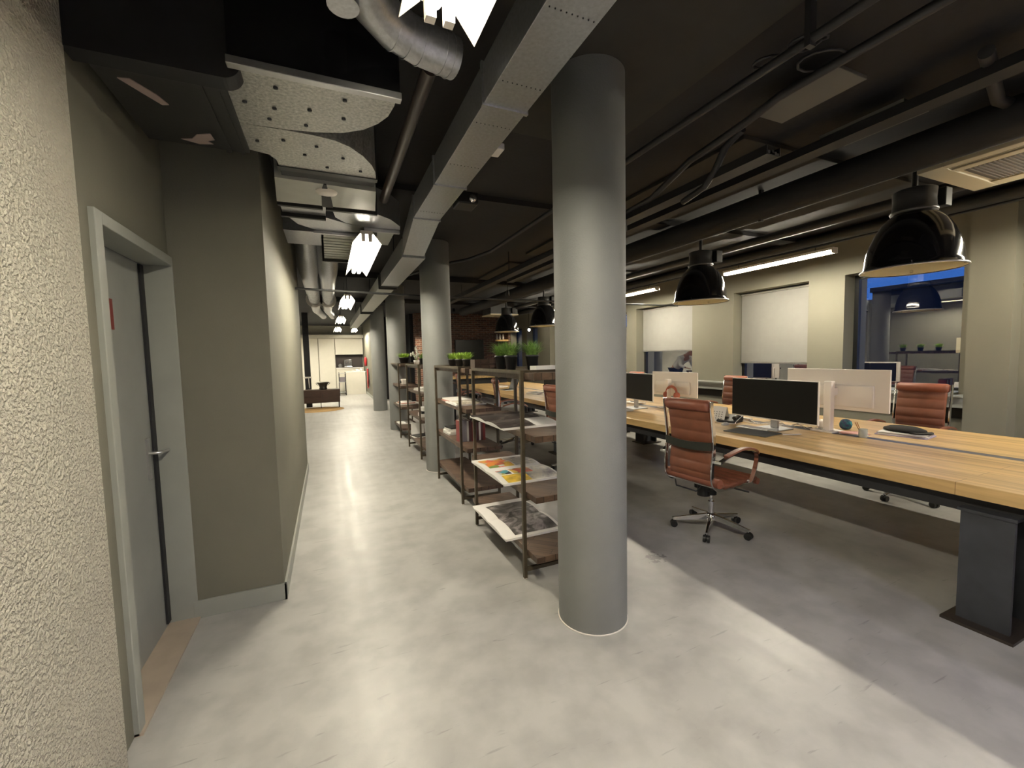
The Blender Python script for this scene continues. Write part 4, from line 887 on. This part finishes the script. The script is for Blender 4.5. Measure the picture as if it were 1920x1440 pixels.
# plants
def make_plant(name, label, pr, ph, gh, spread, mt, n, group, seed, pot=POT):
    rnd = random.Random(seed); t = thing(name, label, 'potted plant', (0, 0, 0), 0, group)
    MB().lathe([(.001, 0), (pr*.72, 0), (pr*.98, ph*.86), (pr*1.05, ph*.87), (pr*1.06, ph), (pr*.95, ph), (pr*.92, ph*.9), (.001, ph*.9)], 24).build('pot', pot, t)
    MB().lathe([(.001, ph*.93), (pr*.93, ph*.92)], 20).build('soil', SOIL, t)
    g = MB()
    for k in range(n):
        a = rnd.uniform(0, 2*PI); rr = pr*.8*math.sqrt(rnd.random()); h = gh*rnd.uniform(.45, 1.1)*(1.05-.35*(rr/pr)**2); ln = spread*(rr/pr*1.3+.2)*rnd.uniform(.4, 1.4); wv = rnd.uniform(.0025, .0045)
        b0 = Vector((rr*math.cos(a), rr*math.sin(a), ph*.9)); da = a+rnd.uniform(-.6, .6); dr = Vector((math.cos(da), math.sin(da), 0)); sd = Vector((-dr.y, dr.x, 0))
        vs = []
        for i in range(4):
            f = i/3; p = b0+dr*ln*f*f+Vector((0, 0, h*(f-.12*f*f*f)))
            ww = wv*(1-f)**.6 if i < 3 else 0
            vs += [p-sd*ww, p+sd*ww] if i < 3 else [p]
        g.add(vs, [(0,1,3,2), (2,3,5,4), (4,5,6)], True)
    g.build('grass_blades', mt, t); return t
gA = 'grass plants in dark pots on the nearest rack'
pA = make_plant('potted_grass', 'tall grass plant in a dark pot, rightmost on the nearest rack beside the column', .05, .115, .145, .09, GREEN2, 260, gA, 1)
z0 = BT[0]-.01; pA.location = (1.45, 2.93, z0)
dup(pA, (1.335, 3.08, z0), 1.3, 'tall grass plant in a dark pot, middle of the three on the nearest rack')
dup(pA, (1.33, 3.28, z0), 2.5, 'tall grass plant in a dark pot, leftmost of the three on the nearest rack')
gB = 'small bright grass pots on the second rack'
pB = make_plant('potted_grass', 'short bright green grass pot, rightmost of the three on the second rack', .05, .085, .10, .05, GREEN, 300, gB, 2)
pB.location = (1.40, 4.44, z0)
dup(pB, (1.40, 4.73, z0), 1.1, 'short bright green grass pot, middle of the three on the second rack')
dup(pB, (1.40, 5.03, z0), 2.2, 'short bright green grass pot, leftmost of the three on the second rack')
pC = make_plant('potted_grass', 'grass pot on the third rack touching the left edge of the second column', .06, .10, .11, .07, GREEN2, 220, None, 3); pC.location = (1.40, 6.78, z0)
pD = make_plant('potted_grass', 'round bushy grass in a wide black pot on the furthest rack', .10, .12, .12, .1, GREEN, 420, None, 4, BPLASTIC); pD.location = (1.40, 8.6, z0)
# white flowers
t = thing('white_orchid', 'small white flowers in a pot on the third rack left of the second column', 'potted plant', (1.36, 7.10, z0))
MB().lathe([(.001, 0), (.04, 0), (.05, .07), (.045, .07), (.001, .06)], 18).build('pot', WPLASTIC, t)
stm = MB(); fl = MB(); rnd = random.Random(8)
for k in range(9):
    a = rnd.uniform(0, 2*PI); e = Vector((.09*math.cos(a)*rnd.random(), .12*math.sin(a), .07+rnd.uniform(.03, .2)))
    stm.tube(spline([(0, 0, .05), (e.x*.3, e.y*.3, e.z*.6), e], 5), .002, 5)
    for q in range(5):
        b_ = q*2*PI/5; c = e+Vector((-.008, .02*math.cos(b_), .02*math.sin(b_))); fl.ball(c, .016, 8, 6, .8)
stm.build('stem', GREEN2, t); fl.build('blossom', mat('white_petal', (.75, .74, .66), .6), t)
# wooden crate
t = thing('wooden_crate', 'small dark wooden crate on the far end of the nearest rack top', 'crate', (1.31, 3.52, z0))
MB().box(-.15, .15, -.06, .06, 0, .01).box(-.15, -.138, -.06, .06, 0, .085).box(.138, .15, -.06, .06, 0, .085).box(-.138, .138, -.06, -.048, 0, .085).box(-.138, .138, .048, .06, 0, .085).build('crate_body', SHELFW, t)
for y in (-.0615, .0605): MB().box(-.15, .15, y, y+.001, .035, .05).build('slat', CABW, t)
# white box behind the plants on the nearest rack
o = MB().box(-.09, .09, -.05, .05, 0, .035).build('paper_box', PAPER, bevel=.002); o.location = (1.44, 2.72, z0); tag(o, 'flat cream box between the grass plants on the nearest rack', 'box')

# open magazines
PIC_DARK = m_picture('dark_brown_photo_print', [(.3, (.010, .007, .007)), (.5, (.04, .028, .025)), (.62, (.11, .09, .08)), (.8, (.02, .014, .014))], 5, 6, 2.5, rough=.55)
PIC_BW = m_picture('black_and_white_photo_print', [(.3, (.02, .018, .018)), (.45, (.10, .09, .085)), (.58, (.36, .32, .32)), (.75, (.06, .055, .055))], 6, 8, 2.0)
PIC_COL = m_picture('bright_collage_print', [(.0, (.75, .28, .06)), (.18, (.70, .12, .05)), (.36, (.72, .48, .08)), (.55, (.25, .35, .10)), (.7, (.60, .58, .52)), (.85, (.42, .10, .05))], 13, vor=True)
PIC_COL2 = m_picture('teal_and_red_collage_print', [(.0, (.10, .36, .42)), (.2, (.55, .16, .12)), (.4, (.02, .02, .03)), (.55, (.62, .50, .10)), (.72, (.65, .62, .56)), (.88, (.65, .32, .06))], 11, vor=True)
PIC_SOFT = m_picture('pale_grey_violet_print', [(.35, (.20, .18, .20)), (.5, (.48, .46, .42)), (.65, (.62, .58, .48)), (.8, (.30, .26, .30))], 6, 4, 2.0)
PIC_TAN = m_picture('tan_drawing_print', [(.4, (.55, .50, .42)), (.5, (.25, .22, .16)), (.6, (.60, .54, .44)), (.8, (.45, .36, .22))], 9, 5, 1.0)
def magazine(loc, rz, pw, pl, label, pics, group, th=.020, edge=PAPER):
    """spine along local X at y=0; pages extend +-y (pw each); pl = length along X"""
    t = thing('open_magazine', label, 'magazine', loc, rz, group)
    for s, nm in ((-1, 'right_page_block'), (1, 'left_page_block')):
        vs = []; n = 8; prof = [(s*pw*i/n, th*(.35+.9*math.sin(PI*min(1, i/n*1.15+.08))**.8) if i < n else th*.8) for i in range(n+1)]
        for x in (-pl/2, pl/2):
            for y, z in prof: vs.append((x, y, z))
            for y, z in prof: vs.append((x, y, 0))
        m = n+1; fs = []
        for i in range(n):
            fs += [(i, i+1, 2*m+i+1, 2*m+i), (m+i+1, m+i, 3*m+i, 3*m+i+1), (i+1, i, m+i, m+i+1), (2*m+i, 2*m+i+1, 3*m+i+1, 3*m+i)]
        fs += [(n, m+n, 3*m+n, 2*m+n), (0, 2*m, 3*m, m)]
        MB().add(vs, fs).build(nm, edge, t, solid=True)
        for (u0, u1, v0, v1, mt) in pics[0 if s < 0 else 1]:
            vs = []; K = 8; fs = []
            def hz(y):
                f = abs(y)/pw*n; i = min(n-1, int(f)); g = f-i
                return prof[i][1]*(1-g)+prof[i+1][1]*g+.0008
            for k in range(K+1):
                y = s*pw*(v0+(v1-v0)*k/K)
                vs += [(-pl/2+pl*u0, y, hz(y)), (-pl/2+pl*u1, y, hz(y))]
            fs = [(2*k, 2*k+1, 2*k+3, 2*k+2) for k in range(K)]
            MB().add(vs, fs).build('printed_picture', mt, t, solid=False)
    return t
mg = 'open magazines on the nearest rack'
full = [(0, 1, 0, 1)]
# corner-measured: pages lie turned so that one corner reaches past the posts
magazine((1.318, 3.02, BT[1]), math.radians(0), .37, .475, 'open magazine with dark brown photo pages on the second shelf of the nearest rack', [[(.0, .58, .0, 1, PIC_DARK)], [(0, 1, 0, 1, PIC_DARK)]], mg)
magazine((1.318, 3.02, BT[2]), math.radians(0), .37, .475, 'open magazine with orange and red collage pages on the third shelf of the nearest rack', [[(.1, .30, .15, .48, PIC_COL2), (.1, .5, .52, .92, mat('mustard_print', (.62, .42, .05), .4, noise=.5, nscale=14)), (.33, .66, .1, .5, PIC_COL), (.5, .97, .1, .92, PIC_SOFT)], [(.1, .55, .12, .92, PIC_COL), (.57, .97, .12, .92, PIC_SOFT)]], mg)
magazine((1.318, 3.02, BT[3]), math.radians(0), .37, .475, 'open magazine with large black and white photo on the lowest shelf of the nearest rack', [[(.2, .95, .0, .85, PIC_BW)], [(.2, .95, .0, .85, PIC_BW)]], mg)
# second rack
papers('book_stack', (1.37, 4.70, BT[1]), 0, [('book', .3, .42, .018, PINKP, 0), ('book', .28, .40, .016, WHITEB, .03)], 'flat pink-edged books on the second rack under the open pages', 'books')
magazine((1.36, 4.42, BT[1]), math.radians(0), .22, .33, 'open magazine with tan drawings on the second shelf of the second rack', [[(.08, .92, .1, .9, PIC_TAN)], [(.08, .92, .1, .9, PIC_TAN)]], None, .02)
t_, z_ = papers('book_stack', (1.36, 4.82, BT[2]), .05, [('book', .25, .24, .022, WHITEB, 0), ('book', .24, .23, .022, PAPER, .08), ('book', .23, .22, .022, WHITEB, -.05), ('book', .21, .2, .014, BPLASTIC, .1)], 'stack of white books lying on the third shelf of the second rack', 'books')
rnd = random.Random(5); xx = 1.235; names_ = [('dark red', REDB), ('grey violet', GREYB), ('grey violet', GREYB), ('white', WHITEB), ('maroon', MAROON), ('dark red', REDB), ('grey violet', GREYB), ('maroon', MAROON), ('white', WHITEB), ('maroon', MAROON), ('dark red', REDB)]
bk = None; order = ['leftmost', 'second', 'third', 'fourth', 'fifth', 'sixth', 'seventh', 'eighth', 'ninth', 'tenth', 'last']
for i, (nm, m) in enumerate(names_):
    w_ = rnd.uniform(.020, .030); h = rnd.uniform(.20, .235); d__ = .12
    t = thing('standing_book', '%s book, %s in the upright row on the second rack' % (nm, order[i]), 'book', (xx+w_/2, 4.32, BT[2]), 0, 'upright books on the second rack')
    MB().box(-w_/2, -w_/2+.003, -d__/2, d__/2, 0, h).box(w_/2-.003, w_/2, -d__/2, d__/2, 0, h).box(-w_/2+.003, w_/2-.003, -d__/2, -d__/2+.004, 0, h).build('cover', m, t)
    MB().box(-w_/2+.003, w_/2-.003, -d__/2+.004, d__/2-.004, .004, h-.004).build('pages', PAPER, t)
    xx += w_+.001
# third rack
papers('book_stack', (1.38, 6.5, BT[1]), .1, [('book', .26, .5, .02, PAPER, 0), ('book', .24, .4, .02, WHITEB, .1), ('book', .2, .3, .015, PAPER, -.1)], 'loose pile of white papers on the second shelf of the third rack', 'books')
papers('book_stack', (1.38, 6.45, BT[2]), 0, [('book', .26, .24, .05, WHITEB, 0), ('book', .24, .22, .04, BPLASTIC, 0), ('book', .22, .22, .05, PAPER, .1)], 'white and black boxes stacked on the third shelf of the third rack', 'boxes')
papers('book_stack', (1.36, 6.95, BT[3]), .1, [('book', .3, .26, .01, PAPER, 0), ('cover', .26, .24, .01, BPLASTIC, .2)], 'thin white papers on the lowest shelf of the third rack', 'papers')
o = MB().add([(-.1, -.06, 0), (.1, -.06, 0), (.1, .06, 0), (-.1, .06, 0), (-.1, -.02, .2), (.1, -.02, .2), (.1, .03, .2), (-.1, .03, .2)], [(3,2,1,0), (4,5,6,7), (0,1,5,4), (1,2,6,5), (2,3,7,6), (3,0,4,7)]).build('paper_bag', PAPER, solid=True); o.location = (1.34, 7.14, BT[3]); tag(o, 'white paper bag standing low on the third rack', 'paper bag')
# fourth rack
t = thing('instant_camera', 'small white box camera with black lens on the furthest rack', 'camera', (1.34, 8.35, BT[1]))
MB().box(-.05, .05, -.09, .09, 0, .10).build('camera_body', WPLASTIC, t, bevel=.01); MB().lathe([(.001, -.075), (.03, -.075), (.034, -.05), (.034, -.048)], 18, (0, 0.02, .055), axis='X').build('lens', BPLASTIC, t)
papers('book_stack', (1.38, 8.45, BT[2]), .05, [('book', .3, .5, .015, WHITEB, 0), ('book', .26, .4, .015, PINKP, .05), ('book', .24, .36, .012, PAPER, -.05)], 'flat magazines on the third shelf of the furthest rack', 'books')
papers('book_stack', (1.36, 8.5, BT[3]), .05, [('book', .28, .34, .02, PAPER, 0)], 'white book on the lowest shelf of the furthest rack', 'book')

# ------------------------------------------------------------------ far end of the corridor
o = MB().lathe([(.001, .014), (.6, .014), (.68, .01), (.70, 0)], 48).build('round_rug', RUG); o.location = (-.30, 13.85, 0); tag(o, 'round straw-coloured jute rug under the dark sideboard', 'rug')
t = thing('sideboard', 'low dark brown sideboard on thin legs at the end of the corridor', 'sideboard', (-.24, 14.38, 0))
MB().box(-.54, .54, -.20, .20, .17, .575).build('carcass', CABW, t, bevel=.003)
MB().box(-.53, -.02, -.215, -.20, .375, .555).build('drawer', CABW, t, bevel=.002); MB().box(-.53, -.02, -.215, -.20, .19, .365).build('drawer', CABW, t, bevel=.002)
dr = MB().box(.02, .53, -.215, -.20, .19, .555).build('door', CABW, t, bevel=.002); MB().box(.04, .055, -.225, -.215, .3, .45).build('handle', BPLASTIC, dr)
for sx in (-1, 1):
    for sy in (-1, 1): MB().box(sx*.51-.015, sx*.51+.015, sy*.17-.015, sy*.17+.015, 0.012, .17).build('leg', BPLASTIC, t)
MB().box(-.02, .0, -.21, -.19, .012, .17).build('leg', BPLASTIC, t)
t = thing('metal_bowl', 'dark metal footed bowl standing on the sideboard', 'bowl', (-.17, 14.38, .575))
MB().lathe([(.001, 0), (.11, 0), (.12, .03), (.10, .06), (.13, .14), (.17, .20), (.18, .22), (.165, .22), (.12, .15), (.001, .1)], 28).build('bowl_body', mat('dark_pewter', (.07, .065, .055), .35, metal=.7), t)
for s in (-1, 1): MB().tube([(s*.15, 0, .18), (s*.2, 0, .21), (s*.19, 0, .17), (s*.14, 0, .13)], .008, 8).build('handle', BPLASTIC, t)
t = thing('black_steel_column', 'black steel column with a white clamp behind the sideboard', 'column', (-.60, 14.85, 0))
MB().beam((0, -.0, 0), (0, 0, CZ), .17, .17).build('shaft', BLACK, t)
MB().box(-.12, .12, -.12, .12, .92, .97).build('clamp', WPLASTIC, t, bevel=.01)
MB().tube([(.02, -.1, .94), (.03, -.1, .6)], .012, 8).build('hanging_strap', WPLASTIC, t)
# kitchen wall: tall white cupboards and niche
for k, (x0, x1) in enumerate(((-2.4, -1.72), (-1.70, -1.02), (-1.0, -.36), (-.34, .30))):
    t = thing('tall_cupboard', '%s tall white cupboard panel on the kitchen wall' % ['leftmost', 'second', 'third', 'rightmost'][k], 'cupboard', ((x0+x1)/2, 20.0, 0), 0, 'tall white cupboards on the kitchen wall'); h = (x1-x0)/2
    MB().box(-h, h, -.02, .29, .1, 2.415).build('carcass', WHITEW, t); MB().box(-h+.004, h-.004, -.04, -.02, .5, 2.40).build('door', WHITEW, t, bevel=.003); MB().box(-h+.004, h-.004, -.04, -.02, .12, .49).build('drawer', WHITEW, t, bevel=.003)
t = thing('wall_cupboard', 'white upper cupboards above the dark kitchen niche', 'cupboard', (.90, 20.0, 0))
MB().box(-.58, .56, -.02, .26, 1.70, 2.415).build('carcass', WHITEW, t)
t = thing('kitchen_counter', 'white kitchen counter below the dark niche', 'counter', (.90, 20.0, 0))
MB().box(-.58, .56, -.05, .26, .1, 1.08).build('carcass', WHITEW, t); MB().box(-.58, .56, -.08, .26, 1.08, 1.12).build('worktop', PAPER, t)
struct('trim_30', MB().box(.32, 1.46, 20.27, 20.3, 1.12, 1.70), mat('dark_brown_splashback', (.03, .02, .018), .5))
t = thing('coffee_machine', 'shiny coffee machine in the dark kitchen niche', 'coffee machine', (.82, 20.1, 1.12))
MB().box(-.16, .16, -.1, .12, 0, .06).box(-.16, .16, .0, .12, .06, .34).box(-.16, .16, -.12, .12, .26, .34).build('machine_body', CHROME, t, bevel=.01)
for s in (-1, 1): MB().tube([(s*.07, -.06, .26), (s*.07, -.06, .2)], .02, 10).build('spout', CHROME, t)
o = MB().lathe([(.001, 0), (.06, 0), (.08, .1), (.05, .17), (.001, .19)], 18).build('kettle', mat('grey_metal', (.3, .3, .3), .3, metal=.7)); o.location = (.50, 20.05, 1.12); tag(o, 'round grey kettle in the kitchen niche left of the coffee machine', 'kettle')
t = thing('kitchen_island', 'plain white kitchen island block at the end of the corridor', 'kitchen island', (1.06, 19.2, 0))
MB().box(-.38, .39, -.2, .2, 0, .93).build('island_body', WHITEW, t); MB().box(-.39, .40, -.21, .21, .93, .965).build('worktop', PAPER, t)
t = thing('crockery_pile', 'pile of white crockery on the kitchen island', 'crockery', (1.2, 19.15, .965))
for k, (x, h, r_) in enumerate(((-.2, .03, .1), (.0, .06, .09), (.1, .11, .05), (-.08, .09, .05))): MB().lathe([(.001, 0), (r_*.7, 0), (r_, h), (r_*.95, h), (.001, h*.4)], 16, (x, 0, 0)).build('dish', PAPER, t)
t = thing('serving_cart', 'grey metal cart standing left of the white kitchen island', 'cart', (.52, 18.9, 0))
for z in (.12, .55, .90): MB().box(-.13, .13, -.25, .25, z, z+.02).build('shelf', ALU, t)
for sx in (-1, 1):
    for sy in (-1, 1): MB().box(sx*.12-.01, sx*.12+.01, sy*.24-.01, sy*.24+.01, 0, .95).build('post', STEEL_D, t)
MB().box(-.11, .11, -.2, .2, .57, .75).build('crate', GREYB, t)
t = thing('hanging_cloth', 'red cloth hanging on the wall end right of the kitchen island', 'cloth', (1.44, 17.6, 0))
vs = []; n = 12
for i in range(n+1):
    for z in (.35, .6, .85, 1.1): vs.append((-.01-.02*math.sin(i*1.4+z*3), -.18+.36*i/n, z+(.04*math.sin(i) if z < .5 else 0)))
MB().add(vs, [(i*4+k, i*4+k+1, i*4+k+5, i*4+k+4) for i in range(n) for k in range(3)], True).build('cloth_sheet', REDF, t)
MB().box(-.02, .025, -.02, .02, 1.09, 1.13).build('hook', WPLASTIC, t)
o = MB().lathe([(.001, 0), (.05, 0), (.055, .30), (.02, .36), (.001, .38)], 16).build('fire_extinguisher', REDF); o.location = (1.42, 18.2, 1.2); tag(o, 'small red fire extinguisher on the wall end above the red cloth', 'fire extinguisher')
# brick wall things
t = thing('television', 'large black television on the brick wall behind the second rack plants', 'television', (4.6, 14.24, 1.62))
MB().box(-.52, .52, -.02, .04, -.45, .45).build('housing', BPLASTIC, t, bevel=.005); MB().box(-.505, .505, -.022, -.02, -.43, .44).build('screen', SCREEN, t)
t = thing('wall_shelf', 'light wooden shelf in the brick niche with three white bottles', 'shelf', (5.86, 14.42, 2.02))
MB().box(-.255, .255, -.13, .12, 0, .06).build('board', OAK, t)
for k, x in enumerate((-.15, -.03, .09)):
    o = MB().lathe([(.001, 0), (.035, 0), (.037, .12), (.015, .17), (.015, .20), (.001, .20)], 14).build('white_bottle', PAPER); o.location = (5.86+x, 14.40, 2.08); tag(o, '%s of the three white bottles in the brick niche' % ['leftmost', 'middle', 'rightmost'][k], 'bottle', 'white bottles in the brick niche')
t = thing('ceiling_vent', 'flat cream ceiling vent panel hanging in front of the brick wall', 'ceiling vent', (4.55, 11.2, 2.62))
MB().box(-.42, .42, -.35, .35, 0, .03).build('vent_frame', CREAM, t, bevel=.004); MB().box(-.15, .15, -.12, .12, -.006, 0).build('vent_grille', mat('brown_grey_grille', (.16, .13, .10), .6), t); MB().box(-.4, .4, -.33, .33, .03, .33).build('housing', DUCTD, t)

# ------------------------------------------------------------------ person at the far racks
def skin_mesh(name, pts, edges, rad, m, parent, sub=2):
    me = bpy.data.meshes.new(name); me.from_pydata(pts, edges, []); me.update(); me.materials.append(m)
    o = bpy.data.objects.new(name, me); COL.objects.link(o); o.parent = parent
    md = o.modifiers.new('skin', 'SKIN'); md.use_smooth_shade = True
    for i, r_ in enumerate(rad): me.skin_vertices[0].data[i].radius = (r_[0], r_[1]) if isinstance(r_, tuple) else (r_, r_)
    me.skin_vertices[0].data[0].use_root = True
    s = o.modifiers.new('sub', 'SUBSURF'); s.levels = sub; s.render_levels = sub
    return o
pr = thing('person', 'bald person in a white shirt bending forward, reflected in the window below the pale shade', 'person', (2.42, 10.55, 0), math.radians(-90))
# local +X = facing direction
body = [(0, 0, .93), (.10, 0, 1.08), (.26, 0, 1.22), (.38, 0, 1.32), (.47, 0, 1.38), (.54, 0, 1.42),   # 0-5 pelvis..head base
        (-.02, .10, .90), (-.03, .11, .50), (-.06, .11, .09), (.08, .12, .04),
        (-.02, -.10, .90), (.02, -.11, .50), (.0, -.11, .09), (.14, -.12, .04),
        (.37, .19, 1.30), (.42, .22, 1.05), (.60, .16, .98), (.37, -.19, 1.30), (.46, -.24, 1.06), (.64, -.18, .98), (.60, 0, 1.46)]
ed = [(0,1), (1,2), (2,3), (3,4), (4,5), (5,20), (0,6), (6,7), (7,8), (8,9), (0,10), (10,11), (11,12), (12,13), (3,14), (14,15), (15,16), (3,17), (17,18), (18,19)]
skin_mesh('body', body, ed, [(.15, .12), (.14, .11), (.16, .11), (.15, .10), .06, .065, .09, .06, .045, .04, .09, .06, .045, .04, .055, .045, .03, .055, .045, .03, .09], SKIN, pr)
shb = [(.0, 0, .95), (.10, 0, 1.08), (.26, 0, 1.22), (.38, 0, 1.32), (.44, 0, 1.36), (.37, .19, 1.30), (.42, .22, 1.05), (.57, .17, .99), (.37, -.19, 1.30), (.46, -.24, 1.06), (.61, -.19, .99)]
skin_mesh('shirt', shb, [(0,1), (1,2), (2,3), (3,4), (3,5), (5,6), (6,7), (3,8), (8,9), (9,10)], [(.175, .14), (.165, .13), (.185, .13), (.17, .12), .08, .075, .06, .045, .075, .06, .045], SHIRT, pr)
skin_mesh('trousers', [(0, 0, .93), (-.02, .10, .88), (-.03, .11, .50), (-.06, .11, .08), (-.02, -.10, .88), (.02, -.11, .50), (.0, -.11, .08)], [(0,1), (1,2), (2,3), (0,4), (4,5), (5,6)], [(.17, .13), .11, .08, .065, .11, .08, .065], TROUS, pr)
skin_mesh('shoe', [(-.08, .11, .05), (.02, .115, .045), (.12, .12, .035)], [(0,1), (1,2)], [.05, .05, .035], BPLASTIC, pr); skin_mesh('shoe', [(-.02, -.11, .05), (.08, -.115, .045), (.18, -.12, .035)], [(0,1), (1,2)], [.05, .05, .035], BPLASTIC, pr)
hd = MB().ball((0, 0, 0), .1, 24, 16, 1.25).xf(Matrix.Translation((.66, 0, 1.47)) @ Matrix.Rotation(.5, 4, 'Y')); hd.ball((.765, 0, 1.42), .018, 8, 6)
for s in (-1, 1): hd.ball((.65, s*.1, 1.46), .022, 8, 6)
hd.build('head', SKIN, pr)
ey = MB()
for s in (-1, 1): ey.ball((.745, s*.035, 1.45), .011, 8, 6)
ey.build('eye', BPLASTIC, pr)
for s, c in ((1, (.60, .16, .98)), (-1, (.64, -.18, .98))):
    c = Vector(c)
    pts = [tuple(c), tuple(c+Vector((.07, 0, -.01)))]; e_ = [(0, 1)]; rd = [.025, (.035, .018)]
    for k, (dy, ln) in enumerate(((-.03, .06), (-.01, .075), (.012, .07), (.032, .055))):
        i0 = len(pts); pts += [tuple(c+Vector((.09, dy, -.015))), tuple(c+Vector((.09+ln*.6, dy*1.15, -.025))), tuple(c+Vector((.09+ln, dy*1.2, -.04)))]; e_ += [(1, i0), (i0, i0+1), (i0+1, i0+2)]; rd += [.01, .009, .007]
    i0 = len(pts); pts += [tuple(c+Vector((.04, -s*.04, -.01))), tuple(c+Vector((.08, -s*.06, -.02)))]; e_ += [(0, i0), (i0, i0+1)]; rd += [.011, .009]
    skin_mesh('hand', pts, e_, rd, SKIN, pr, 1)
# side table the person leans on
t = thing('side_table', 'dark side table the bending person leans on behind the second column', 'table', (2.42, 9.62, 0))
MB().box(-.36, .28, -.18, .22, .87, .91).build('table_top', CABW, t, bevel=.003)
for sx in (-.32, .24):
    for sy in (-.15, .19): MB().box(sx-.02, sx+.02, sy-.02, sy+.02, 0, .87).build('leg', STEEL_D, t)
